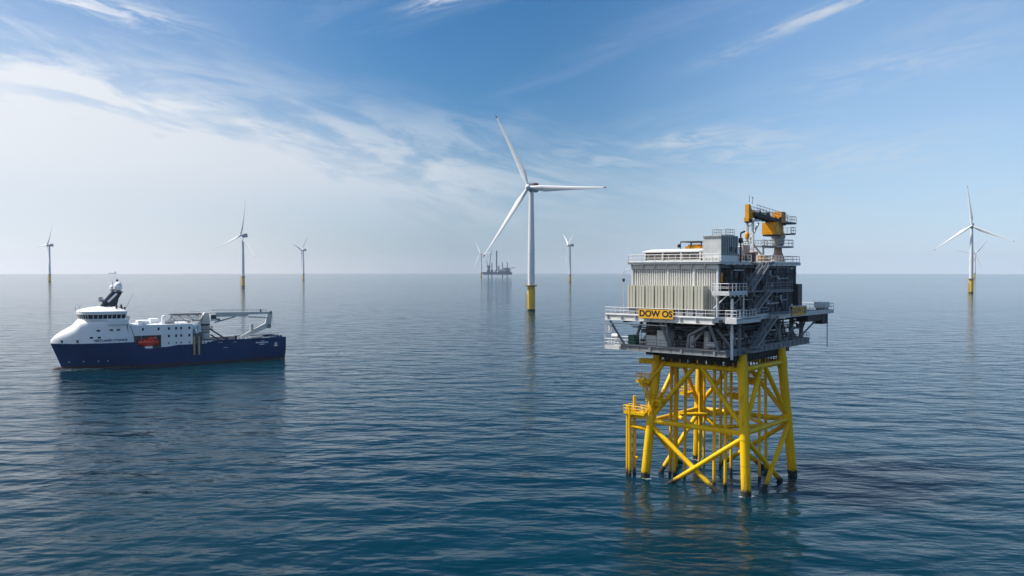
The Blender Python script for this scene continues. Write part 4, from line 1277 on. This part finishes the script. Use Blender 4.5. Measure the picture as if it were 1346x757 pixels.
T = Thing('life_raft', 'white barrel life raft hanging at the left outrigger platform', 'life raft', SF, (-12.4, -13.4, 23))
T.part(MB().lathe([(.1, -.7), (.38, -.6), (.42, 0), (.38, .6), (.1, .7)], (-12.4, -13.4, 24.2), 14, axis='x'), 'canister', M['white'])
T.part(MB().box(-12.85, -12.8, -13.5, -13.3, 22.5, 24).box(-12.0, -11.9, -13.5, -13.3, 22.5, 24), 'cradle', M['grey_light'])
T = Thing('crane_hatch', 'white flat box on the far end of the walkway at the right of the substation', 'box', SF, (9.6, 21.8, ZM))
T.part(MB().box(8.6, 10.6, 19.9, 22.2, ZM + .5, ZM + 1.5), 'body', M['white'])
T.part(MB().box(8.8, 10.4, 20.1, 22.0, ZM, ZM + .5), 'plinth', M['grey'])
T = Thing('side_container', 'dark narrow tower box at the right end of the building side', 'box', SF, (6.5, 18, ZM))
T.part(MB().box(5.2, 6.5, 17.6, 19.6, ZM, ZM + 4.6), 'body', M['clad'])
T.part(MB().box(6.5, 6.56, 17.8, 18.5, ZM + .1, ZM + 2.1), 'door', M['clad_light'])


# ------------------------------------------------------------------ blue and white offshore vessel
HF = Matrix.Translation((-163, 297, 0)) @ Matrix.Rotation(R(32.7), 4, 'Z')
LS = 79.0


def stem(z):
    return -3.6 * max(0, min(z, 10.5)) / 9.2


def hw(s, z):
    k = max(0.0, min(1.0, z / 9.2))
    u = max(0.0, min(1.0, (s - stem(z)) / (30 - 11 * k)))
    return 9.5 * math.sin(math.pi / 2 * u) ** (0.95 - 0.3 * k)


def sheer(s):
    pts = [(-4, 9.3), (22.6, 9.2), (22.7, 6.6), (31.9, 6.6), (32.0, 7.5), (48, 7.5), (52, 8.4), (80, 8.5)]
    for (a, za), (b, zb) in zip(pts, pts[1:]):
        if s <= b:
            return za + (zb - za) * max(0, (s - a)) / (b - a)
    return 8.5


def make_ship():
    T = Thing('offshore_vessel', 'blue hulled offshore vessel with white curved bow and raked dark mast, sailing left', 'ship', HF, (40, 0, 0))
    st = [0, .004, .012, .03, .06, .1, .14, .18, .22, .26, .3115, .3126, .36, .4240, .4252, .5, .58, .6257, .645, .675, .75, .84, .92, 1.0]

    def ring(u, zs):
        left, right = [], []
        for zf in zs:
            s0 = -3.6 + u * (LS + 3.6)
            top = sheer(s0 if u > .02 else 0)
            z = zf if zf < 5 else 0.75 + (top - 0.75) * (zf - 5)
            x = stem(z) + u * (LS - stem(z))
            w = hw(x, z)
            if x > 60 and z < 4:                     # the run rises towards the transom
                w *= 1 - 0.18 * ((x - 60) / 19) ** 2 * (1 - max(z, 0) / 4)
            left.append((x, -w - 1e-3, z))
            right.append((x, w + 1e-3, z))
        return left, right
    zs = (0.75, 5.25, 5.5, 5.75, 6.0)
    mb = MB()
    for side in (0, 1):
        mb.loft([ring(u, zs)[side] for u in st], close=False, caps=False)
    l, r = ring(1.0, zs)
    mb.add(l + r[::-1], [tuple(range(len(l) * 2))])
    hull = T.part(mb, 'hull', M['navy'])
    mb = MB()
    zs2 = (-3.0, 0.0, 0.4, 0.75)
    for side in (0, 1):
        mb.loft([ring(u, zs2)[side] for u in st], close=False, caps=False)
    l, r = ring(1.0, zs2)
    mb.add(l + r[::-1], [tuple(range(len(l) * 2))])
    T.sub(mb, 'boot_topping', M['boot'], hull)
    mb = MB()
    mb.lathe([(.1, -3.6), (.7, -3.3), (1.15, -2.2), (1.3, 0), (1.2, 3.5)], (0.0, 0, -0.55), 16, axis='x')
    T.sub(mb, 'bulbous_bow', M['boot'], hull)
    for s, z in ((2.2, 2.4), (6.6, 2.6), (11.2, 2.6), (14.2, 2.6)):
        T.sub(MB().tube((s, -hw(s, z) - .03, z), (s, -hw(s, z) + .2, z), .22, n=10), 'thruster_mark', M['ship_white'], hull)
    for (s0, s1, z) in ((54.5, 56.0, 5.6), (69, 70.2, 7.6), (52.6, 54.2, 7.7), (58.2, 59.6, 7.6)):
        T.sub(MB().box(s0, s1, -9.54, -9.45, z - .06, z + .06), 'hull_mark', M['ship_white'], hull)
    T.sub(MB().tube((74.9, -9.53, 6.2), (74.9, -9.45, 6.2), .55, n=16).box(74.1, 75.7, -9.53, -9.46, 5.3, 5.6), 'stern_emblem', M['ship_white'], hull)
    T.sub(MB().tube((74.9, -9.56, 6.2), (74.9, -9.45, 6.2), .28, n=12).box(74.3, 75.5, -9.56, -9.46, 5.0, 5.2), 'emblem_centre', M['red'], hull)
    mb = MB()
    for k in range(9):
        mb.box(67.0 + k * .55, 67.36 + k * .55, -9.53, -9.45, 6.7, 7.2)
    for k in range(4):
        mb.box(68.4 + k * .5, 68.75 + k * .5, -9.53, -9.45, 6.05, 6.4)
    T.sub(mb, 'stern_lettering', M['ship_white'], hull)
    # work deck, inner decks
    mb = MB().box(43, 78.9, -9.3, 9.3, 6.5, 6.75).box(22, 43, -6.4, 9.3, 6.3, 6.55).box(22.6, 32.0, -9.35, -6.4, 6.35, 6.59)
    T.part(mb, 'work_deck', M['ship_grey'])
    mb = MB().path([(48, -9.45, 7.55), (52, -9.45, 8.45), (79, -9.45, 8.55), (79, 9.45, 8.55), (52, 9.45, 8.45), (48, 9.45, 7.55)], .14)
    for k in range(14):
        for y in (-9.2, 9.2):
            mb.box(50 + k * 2.1, 50.12 + k * 2.1, y - .25, y + .25, 6.75, 8.2)
    T.part(mb, 'bulwark_rail', M['navy'])
    # white whaleback bow and superstructure
    tops = [(-3.6, 10.3), (-2.6, 11.5), (-1.4, 12.5), (0.2, 13.6), (2.0, 14.6), (3.6, 15.5), (4.6, 16.6), (5.6, 17.7), (8, 17.9), (12, 17.9), (16, 17.9), (20.0, 17.9), (21.4, 17.0)]
    secs = []
    for s, h in tops:
        w = max(.05, hw(s, 9.25)) - 0.03
        h0 = 9.22
        p = 0.62 if s < 6 else 0.35
        p = 0.62 + (0.22 - 0.62) * max(0, min(1, (s - 1) / 8))
        sec = []
        for k in range(17):
            t = math.pi * k / 16
            c, q = math.cos(t), math.sin(t)
            y = -w * math.copysign(abs(c) ** p, c)
            z = h0 + (h - h0) * abs(q) ** p
            xx = s + (0.18 * (z - h0) if s > 21 else 0) * -1 - (0.0)
            sec.append((xx if s > 21 else s, y, z))
        secs.append(sec)
    fo = MB().loft(secs, close=True, caps=True)
    fo.prism([(21.0, 9.25), (23.0, 9.25), (22.6, 11.4), (21.5, 15.0), (20.6, 17.0)], -9.38, 9.38, 'y')
    sup = T.part(fo, 'bow_superstructure', M['ship_white'])
    T.part(MB().prism([(22.9, 6.62), (23.1, 6.62), (22.8, 11.3), (21.6, 15.2), (21.4, 15.2), (22.6, 11.3)], -9.46, -9.2, 'y'), 'superstructure_edge', M['clad_light'])
    for s, z in ((11.0, 13.8), (15.2, 13.9), (17.5, 13.9), (8.8, 11.3), (11.3, 11.3)):
        w = hw(s, 9.25)
        T.sub(MB().box(s - .55, s + .55, -w - .02, -w + 1.6, z - .33, z + .33), 'window', M['glass'], sup)
    for s in (-0.1, 4.6):
        w = hw(s, 9.25)
        T.sub(MB().box(s - .35, s + .35, -w - .06, -w + .8, 9.5, 10.5).box(s - .6, s + .6, -w - .08, -w + .6, 10.1, 10.5), 'mooring_port', M['glass'], sup)

    def wrap(o, sgn=-1):
        for v in o.data.vertices:
            x, n, z = v.co
            s = x + 40
            v.co = (x, -(hw(s, 9.25) + 0.02 + n), z)
    t = lettering('VESTLAND CYGNUS', 1.2, 'name_lettering', M['navy'], sup, Matrix(((1, 0, 0, 15.0 - 40), (0, 0, 1, 0), (0, 1, 0, 10.15), (0, 0, 0, 1))), bold=0.03, depth=0.01, sx=1.0)
    wrap(t)
    # wheelhouse
    plan = []
    for k in range(9):
        t = -math.pi / 2 + math.pi * k / 8
        plan.append((9.4 - 4.4 * math.cos(t), 8.9 * math.sin(t)))
    plan = plan + [(14.0, 9.6), (20.0, 9.9), (20.0, -9.9), (14.0, -9.6)]

    def scaled(f, d=0):
        return [(12.5 + (x - 12.5) * f + d, y * f) for x, y in plan]

    def band(z0, z1, f0, f1):
        a = [(x, y, z0) for x, y in scaled(f0)]
        b = [(x, y, z1) for x, y in scaled(f1)]
        return MB().loft([a, b])
    wh = T.part(band(17.3, 18.05, .95, .97), 'wheelhouse', M['ship_white'])
    T.sub(band(18.05, 19.55, .965, 1.0), 'bridge_window', M['glass'], wh)
    mb = MB()
    a, b = scaled(.972), scaled(1.008)
    n = len(plan)
    for k in range(n):
        k2 = (k + 1) % n
        L = math.dist(a[k], a[k2])
        q = max(1, round(L / 1.5))
        for j in range(q):
            t = j / q
            p0 = (a[k][0] + (a[k2][0] - a[k][0]) * t, a[k][1] + (a[k2][1] - a[k][1]) * t, 18.05)
            p1 = (b[k][0] + (b[k2][0] - b[k][0]) * t, b[k][1] + (b[k2][1] - b[k][1]) * t, 19.55)
            mb.bar(p0, p1, .2, .16)
    T.sub(mb, 'window_mullions', M['ship_white'], wh)
    ro = band(19.55, 20.7, 1.03, 1.05)
    ro.loft([[(x, y, 20.7) for x, y in scaled(1.0)], [(x, y, 21.2) for x, y in scaled(.92)], [(x, y, 21.9) for x, y in scaled(.6, 1)], [(x, y, 22.2) for x, y in scaled(.35, 2)]])
    rf = T.sub(ro, 'roof', M['ship_white'], wh)
    T.part(MB().box(13.8, 20.8, -10.4, -9.2, 15.9, 17.55).box(13.8, 20.8, 9.2, 10.4, 15.9, 17.55), 'bridge_wing', M['ship_white'])
    T.part(MB().rail([(20.1, -10.3, 17.6), (21.2, -10.3, 17.6), (21.2, 10.3, 17.6)], 1.1, .06, 1.5), 'wing_railing', M['rail'])
    # mast
    def leg(y):
        return MB().prism([(12.6, 22.0), (17.9, 22.0), (18.6, 25.0), (20.0, 27.6), (16.6, 27.6), (14.2, 24.6)], y - .45, y + .45, 'y')
    mb = leg(-1.6)
    mb.prism([(12.6, 22.0), (17.9, 22.0), (18.6, 25.0), (20.0, 27.6), (16.6, 27.6), (14.2, 24.6)], 1.15, 2.05, 'y')
    mb.box(16.5, 20.0, -2.4, 2.4, 27.3, 27.7).box(12.4, 13.6, -3.4, 3.4, 24.0, 24.4).box(14.6, 18.0, -1.2, 1.2, 22, 24.5)
    ms = T.part(mb, 'mast', M['mast_navy'])
    T.sub(MB().bar((15.0, -2.1, 23.9), (18.0, -2.1, 27.0), .1, .75), 'mast_stripe', M['ship_white'], ms)
    T.sub(MB().ball((18.6, -.9, 29.2), 1.45, 16, 1.15).lathe([(.5, 0), (.6, .8)], (18.6, -.9, 27.7), 10), 'radar_dome', M['ship_white'], ms)
    T.sub(MB().ball((16.9, 1.0, 28.7), 1.0, 14, 1.1).lathe([(.4, 0), (.4, .5)], (16.9, 1.0, 27.7), 10), 'radar_dome', M['ship_white'], ms)
    T.sub(MB().tube((18.4, 0, 27.7), (18.4, 0, 32.0), .14, n=6).tube((16.6, -1.8, 27.7), (16.6, -1.8, 31.2), .08, n=5).tube((19.8, 1.8, 27.7), (19.8, 1.8, 30.8), .08, n=5).box(18.0, 18.8, -.3, .3, 31.2, 31.7), 'aerials', M['mast_navy'], ms)
    T.sub(MB().box(12.2, 13.8, -3.2, -2.9, 24.5, 25.0).tube((13.0, -3.0, 24.2), (13.0, -3.0, 25.8), .2, n=8).box(12.4, 13.4, 2.6, 3.0, 24.4, 25.6), 'radar_scanner', M['nacelle'], ms)
    T.part(MB().tube((5.4, -6, 20.7), (5.4, -6, 23.0), .07, n=5).tube((19.6, -8.8, 20.7), (22.6, -8.8, 27.0), .05, n=5).tube((4.6, 2, 20.7), (4.6, 2, 22.4), .07, n=5), 'whip_aerials', M['mast_navy'])
    mb = MB()
    for k in range(7):
        mb.box(14.5 + k * .9, 15.1 + k * .9, -5.5 + (k % 3), -4.8 + (k % 3), 21.2, 22.0 + (k % 2) * .9)
    mb.tube((17.2, -7.4, 20.7), (17.2, -7.4, 22.6), .35, n=8).tube((19.0, -8, 20.7), (19, -8, 22), .3, n=8)
    T.part(mb, 'roof_equipment', M['clad'])
    # middle accommodation block
    mb = MB().box(21.6, 43.2, -9.42, 9.42, 11.45, 15.3).box(32.05, 43.2, -9.42, 9.42, 6.9, 11.44).box(22.4, 32.04, -6.2, 9.42, 6.6, 11.44)
    bl = T.part(mb, 'accommodation_block', M['ship_white'])
    T.sub(MB().box(22.8, 32.0, -6.26, -6.21, 6.62, 11.43).box(31.9, 32.04, -9.40, -6.3, 6.62, 11.43).box(22.7, 22.9, -9.40, -6.3, 6.62, 11.43).box(22.7, 32.0, -9.4, -6.3, 11.38, 11.44), 'lifeboat_recess', M['grey'], bl)
    for s, z, w_, h_ in [(s, 13.75, .7, 1.0) for s in (25.7, 31.1, 34.7, 37.25, 39.0, 42.0)] + [(s, 10.95, .7, 1.0) for s in (34.7, 37.25, 39.0, 42.0)] + [(s, 8.3, .5, .55) for s in (34.6, 37.3, 39.0, 42.0)]:
        T.sub(MB().box(s - w_ / 2, s + w_ / 2, -9.46, -9.2, z - h_ / 2, z + h_ / 2), 'window', M['glass'], bl)
    T.part(MB().rail([(21.8, -9.3, 15.3), (43.1, -9.3, 15.3), (43.1, 9.3, 15.3), (21.8, 9.3, 15.3)], 1.1, .06, 1.8, kick=False), 'block_railing', M['rail'])
    mb = MB().box(25, 29, -3, 3, 15.3, 16.6).box(30, 33, 1, 6, 15.3, 17.0).box(26, 27.2, -7, -6, 15.3, 16.4)
    T.part(mb, 'block_roof_equipment', M['ship_white'])
    # side fenders
    for s in (43.7, 45.4):
        T.part(MB().box(s - .3, s + .3, -9.95, -9.4, 3.4, 10.4), 'side_fender', M['fender'])
    T.part(MB().box(43.2, 46.6, -9.38, -5, 6.8, 11.5).box(46.6, 51.0, -9.38, -6, 6.8, 9.0).box(44.2, 46.2, -9.45, -9.38, 4, 11), 'side_house', M['clad_light'])
    T.part(MB().box(46.7, 50.6, -9.44, -9.0, 6.0, 8.6), 'side_plate', M['ship_white'])
    for s in (47.4, 48.8, 50.2):
        T.part(MB().box(s - .25, s + .25, -9.47, -9.4, 7.6, 8.3), 'side_vent', M['glass'])
    # aft deck equipment
    mb = MB()
    for (s0, s1, y0, y1, h) in ((52, 62, 3, 8, 2.2), (55, 60, -8.4, -5, 1.4), (60.5, 63, -8.2, -6, 1.9), (66, 68.5, -8.4, -6.6, 2.1), (70, 72.2, -8.4, -6.4, 2.0), (73, 75, -8.2, -6.4, 2.3), (64, 74, 4, 8, 1.6)):
        mb.box(s0, s1, y0, y1, 6.75, 6.75 + h)
    T.part(mb, 'deck_gear', M['grey'])
    mb = MB().box(63.5, 65.6, -8.6, -7.0, 6.75, 8.9).ball((62.3, -7.6, 8.4), .9, 10).box(70.0, 72.8, -8.8, -8.0, 6.75, 9.0)
    T.part(mb, 'deck_winch', M['ship_white'])
    T.part(MB().rail([(72, 8.8, 8.5), (78.6, 8.8, 8.5), (78.6, -4, 8.5)], 1.1, .06, 1.5, kick=False), 'stern_railing', M['grey'])
    T.part(MB().tube((76, -9.0, 6.7), (76, -9.0, 9.6), .3, n=8).tube((77.2, -9.0, 6.7), (77.2, -9.0, 9.6), .3, n=8), 'bollards', M['navy'])


make_ship()

# ---- lifeboat in its recess
T = Thing('lifeboat', 'orange red enclosed lifeboat hanging in the grey recess of the blue ship', 'lifeboat', HF, (27.8, -8.0, 7.2))
secs = []
for k in range(13):
    t = k / 12
    s = 24.2 + 7.2 * t
    f = max(.12, math.sin(math.pi * (0.06 + .88 * t))) ** .45
    sec = []
    for j in range(14):
        a = 2 * math.pi * j / 14
        sec.append((s, -8.0 + 1.35 * f * math.cos(a), 8.75 + (1.5 * f if math.sin(a) > 0 else 1.35 * f ** .6) * math.sin(a)))
    secs.append(sec)
lb = T.part(MB().loft(secs), 'hull', M['orange'])
T.part(MB().box(27.9, 30.2, -8.7, -7.3, 9.9, 10.75), 'conning_tower', M['orange'])
T.part(MB().box(24.3, 31.3, -9.42, -9.3, 8.55, 8.75), 'fender_strip', M['red'])
for s in (25.8, 27.2, 28.6, 30.0):
    T.part(MB().box(s - .3, s + .3, -9.12, -8.6, 9.5, 9.85), 'window', M['glass'])
T.part(MB().box(26.4, 29.0, -9.3, -7.0, 6.6, 7.35).tube((25.3, -8, 9.9), (25.3, -8, 11.4), .08, n=6).tube((30.4, -8, 9.9), (30.4, -8, 11.4), .08, n=6), 'cradle', M['ship_white'])

# ---- the ship's knuckle boom crane
T = Thing('knuckle_crane', 'cream knuckle boom crane folded out over the aft deck of the blue ship', 'crane', HF, (49, -4, 6.7))
cy = -4.0
T.part(MB().lathe([(2.0, 0), (2.0, 6.5), (1.7, 7.2), (1.7, 8.6)], (48.6, cy, 6.7), 20), 'pedestal', M['crane_cream'])
T.part(MB().lathe([(2.1, 0), (2.15, .35), (2.1, .7)], (48.6, cy, 14.1), 20).lathe([(2.08, 0), (2.08, .3)], (48.6, cy, 11.4), 20), 'slew_ring', M['clad'])
T.part(MB().rail([(46.2, cy - 2.6, 12.6), (51.2, cy - 2.6, 12.6), (51.2, cy + 2.6, 12.6), (46.2, cy + 2.6, 12.6)], 1.1, .07, 1.2, closed=True).box(46.2, 51.2, cy - 2.6, cy - 2.0, 12.4, 12.6), 'service_platform', M['grey'])
ho = T.part(MB().box(47.0, 50.4, cy - 1.5, cy + 1.5, 15.1, 17.0).prism([(47.2, 17.0), (50.2, 17.0), (50.8, 19.2), (48.6, 19.2)], cy - 1.2, cy + 1.2, 'y'), 'slew_house', M['crane_cream'])
cbn = T.part(MB().box(50.2, 52.4, cy - 3.1, cy - 1.3, 15.9, 18.6), 'cab', M['ship_white'])
T.sub(MB().box(50.5, 52.45, cy - 3.14, cy - 1.6, 16.6, 18.2), 'window', M['glass'], cbn)
bo = T.part(MB().loft([[(49.5, cy - .7, 17.4), (49.5, cy + .7, 17.4), (49.5, cy + .7, 19.2), (49.5, cy - .7, 19.2)], [(64.8, cy - .7, 17.2), (64.8, cy + .7, 17.2), (64.8, cy + .7, 19.0), (64.8, cy - .7, 19.0)],
                       [(65.6, cy - .6, 17.9), (65.6, cy + .6, 17.9), (65.6, cy + .6, 19.0), (65.6, cy - .6, 19.0)], [(74.2, cy - .5, 18.0), (74.2, cy + .5, 18.0), (74.2, cy + .5, 18.9), (74.2, cy - .5, 18.9)]]), 'main_boom', M['crane_cream'])
T.sub(MB().tube((52.5, cy, 15.2), (60.5, cy, 17.2), .24, n=10).box(52.4, 54.4, cy - .6, cy + .6, 15.9, 16.7), 'luffing_cylinder', M['grey'], bo)
T.sub(MB().tube((65.5, cy, 17.0), (73.4, cy, 16.4), .22, n=8), 'folding_cylinder', M['grey'], bo)
T.sub(MB().rail([(52, cy + .9, 19.3), (73, cy + .9, 18.9)], .8, .05, 2.0, kick=False).box(70, 70.6, cy - .4, cy + .4, 18.9, 20), 'boom_railing', M['grey'], bo)
kb = T.part(MB().loft([[(73.2, cy - .55, 17.8), (73.2, cy + .55, 17.8), (75.1, cy + .55, 18.9), (75.1, cy - .55, 18.9)], [(72.2, cy - .55, 14.2), (72.2, cy + .55, 14.2), (74.4, cy + .55, 12.9), (74.4, cy - .55, 12.9)],
                       [(62.3, cy - .4, 9.3), (62.3, cy + .4, 9.3), (62.9, cy + .4, 8.2), (62.9, cy - .4, 8.2)]]), 'knuckle_boom', M['crane_cream'])
T.sub(MB().tube((73.6, cy - .8, 13.0), (73.6, cy + .8, 13.0), .9, n=14).tube((74.3, cy - .8, 18.6), (74.3, cy + .8, 18.6), .6, n=12), 'sheave', M['grey'], kb)
T.sub(MB().box(66.2, 67.4, cy - .5, cy + .5, 11.7, 14.0), 'winch_drum', M['crane_cream'], kb)
T.part(MB().tube((75, cy, 18.4), (75.6, cy, 13), .05, n=5).tube((74.2, cy, 13.0), (64, cy, 8.8), .05, n=5), 'hoist_rope', M['black'])
T.part(MB().tube((50.2, cy - 2.4, 12.8), (56.2, cy - 2.4, 8.6), .3, n=8).tube((50.4, cy - 2.4, 10.6), (55.0, cy - 2.4, 7.4), .3, n=8).box(55.6, 57, cy - 3, cy - 1.8, 8.0, 9.4), 'hydraulic_strut', M['clad'])

# ---- folded lattice gangway on the accommodation block
T = Thing('gangway', 'grey lattice gangway lying on the white block of the blue ship', 'gangway', HF, (42, -4.5, 15.3))
mb = MB()
for y in (-6.0, -3.2):
    for z in (16.2, 18.5):
        mb.tube((36.2, y, z), (47.5, y, z), .16, n=6)
    for k in range(8):
        x = 36.2 + k * 1.6
        mb.tube((x, y, 16.2), (x, y, 18.5), .1, n=5)
        if k < 7:
            mb.tube((x, y, 16.2 if k % 2 else 18.5), (x + 1.6, y, 18.5 if k % 2 else 16.2), .1, n=5)
for k in range(8):
    mb.tube((36.2 + 1.6 * k, -6, 16.2), (36.2 + 1.6 * k, -3.2, 16.2), .1, n=5).tube((36.2 + 1.6 * k, -6, 18.5), (36.2 + 1.6 * k, -3.2, 18.5), .08, n=5)
T.part(mb, 'lattice', M['grey'])
T.part(MB().box(36.2, 47.4, -5.6, -3.6, 16.28, 16.5), 'floor', M['deck'])
T.part(MB().box(35.8, 47.4, -4.6, -4.0, 18.66, 18.95), 'top_rail', M['clad'])
T.part(MB().box(37, 37.4, -5.8, -3.4, 15.3, 16.0).box(42.4, 42.8, -5.8, -3.4, 15.3, 16.0), 'support', M['grey'])
T = Thing('gangway_tower', 'white rounded tower and slanting struts at the front end of the lattice gangway', 'tower', HF, (34.5, -5, 15.3))
T.part(MB().lathe([(.8, 0), (.8, 2.2), (.65, 3.0), (.2, 3.3)], (33.6, -5, 15.3), 12), 'tower', M['ship_white'])
T.part(MB().bar((34.2, -5.6, 15.5), (36.4, -5.6, 18.6), .4, .5).bar((34.9, -4.4, 15.4), (36.8, -4.4, 18.2), .3, .4), 'strut', M['crane_cream'])
T.part(MB().box(34.2, 36.6, -6, -3.6, 15.3, 16.0), 'base', M['clad_light'])
for i, (s, z, r, lab) in enumerate(((44.2, 14.0, 1.25, 'white round tank behind the white block, beside the crane of the ship'), (45.0, 11.6, .9, 'smaller white round tank low beside the crane pedestal of the ship'))):
    T = Thing('deck_tank', lab, 'tank', HF, (s, -6.6, z - r))
    T.part(MB().ball((s, -6.6, z), r, 14), 'shell', M['ship_white'])
    T.part(MB().box(s - .5, s + .5, -7.1, -6.1, z - r - 1.3, z - r * .8), 'stand', M['grey'])
T = Thing('deck_mast', 'pale cone shaped stack right of the round tank beside the ship crane', 'stack', HF, (46.0, -5.5, 11.5))
T.part(MB().lathe([(.9, 0), (.8, 2.5), (.3, 4.4)], (46.2, -6.2, 11.5), 12), 'cone', M['white'])
T.part(MB().box(45.3, 47.1, -7.1, -5.3, 11.5, 11.8), 'base', M['grey'])


# ------------------------------------------------------------------ jack-up vessel on the horizon
JF = Matrix.Translation((-77, 4230, 0)) @ Matrix.Rotation(R(6), 4, 'Z') @ Matrix.Scale(1.06, 4)
T = Thing('jackup_vessel', 'dark jack-up vessel raised on legs on the horizon, left of the nearest turbine', 'jack-up vessel', JF)
hl = T.part(MB().prism([(-72, 20), (-64, 14), (70, 14), (72, 27), (-72, 27)], -20, 20, 'y'), 'hull', M['far_blue'])
for x, y, h in ((-44, -16, 60), (-24, 14, 72), (28, 14, 74), (48, -16, 73)):
    mb = MB().tube((x, y, -8), (x, y, h), 2.3, n=10)
    for k in range(6):
        mb.tube((x, y, 30 + k * 7), (x, y, 31.5 + k * 7), 2.7, n=10)
    T.part(mb, 'jacking_leg', M['far_blue'])
for a, y, h in ((-50, -22, 40), (-30, 8, 38), (22, 8, 38), (42, -22, 40)):
    T.part(MB().box(a, a + 12, y, y + 12, 27, h), 'jack_house', M['far_blue'])
dh = T.part(MB().box(12, 64, -14, 14, 27, 40).box(30, 62, -12, 12, 40, 48), 'deckhouse', M['far_light'])
T.sub(MB().box(10, 66, -14.3, -14.05, 30, 32).box(28, 63, -12.3, -12.05, 43, 45), 'window', M['glass'], dh)
T.part(MB().prism([(66, 48), (92, 48), (92, 49.6), (66, 49.6)], -13, 13, 'y').bar((64, 0, 36), (80, 0, 48), 1.5, 1.5), 'helideck', M['far_blue'])
cr = T.part(MB().lathe([(6, 0), (6, 12), (4.5, 20)], (-40, -2, 27), 14).box(-49, -33, -8, 4, 47, 58), 'crane_house', M['far_blue'])
mb = MB()
for y in (-5, 1):
    mb.bar((-37, y, 52), (-28, -2 + (y + 2) * .4, 131), 2.6, 2.6)
for k in range(10):
    t = k / 10
    x, z = -37 + 9 * t, 52 + 79 * t
    mb.bar((x, -5 + 1.6 * t, z), (x + 1, 1 - 1.6 * t, z + 7), 1.2, 1.2)
T.part(mb, 'crane_boom', M['far_blue'])
T.part(MB().bar((-47, -2, 58), (-50, -2, 82), 2.4, 2.4).bar((-50, -2, 82), (-30, -2, 122), .8, .8), 'crane_gantry', M['far_blue'])
mb = MB().tube((-2, 2, 30), (-2, 2, 131), 3.4, n=12)
T.part(mb, 'tower_section', M['far_blue'])
T.part(MB().tube((8, 0, 27), (8, 0, 58), 4.2, n=14).box(-14, -4, -16, -6, 27, 36), 'deck_cargo', M['far_light'])

# ------------------------------------------------------------------ freighter at the very horizon
FF = Matrix.Translation((-4960, 10200, 0)) @ Matrix.Rotation(R(25), 4, 'Z') @ Matrix.Scale(0.75, 4)
T = Thing('freighter', 'tiny faint cargo ship on the horizon at the far left', 'ship', FF)
T.part(MB().prism([(-66, 12), (-58, 0), (62, 0), (66, 13)], -11, 11, 'y'), 'hull', M['far_blue'])
T.part(MB().box(30, 46, -10, 10, 12, 34), 'deckhouse', M['far_light'])
T.part(MB().tube((38, 0, 34), (38, 0, 46), 1.5, n=8).tube((-20, 0, 12), (-20, 0, 30), 1.2, n=8), 'mast', M['far_blue'])
T.part(MB().tube((50, 0, 12), (50, 0, 36), 3, n=10), 'funnel', M['far_blue'])
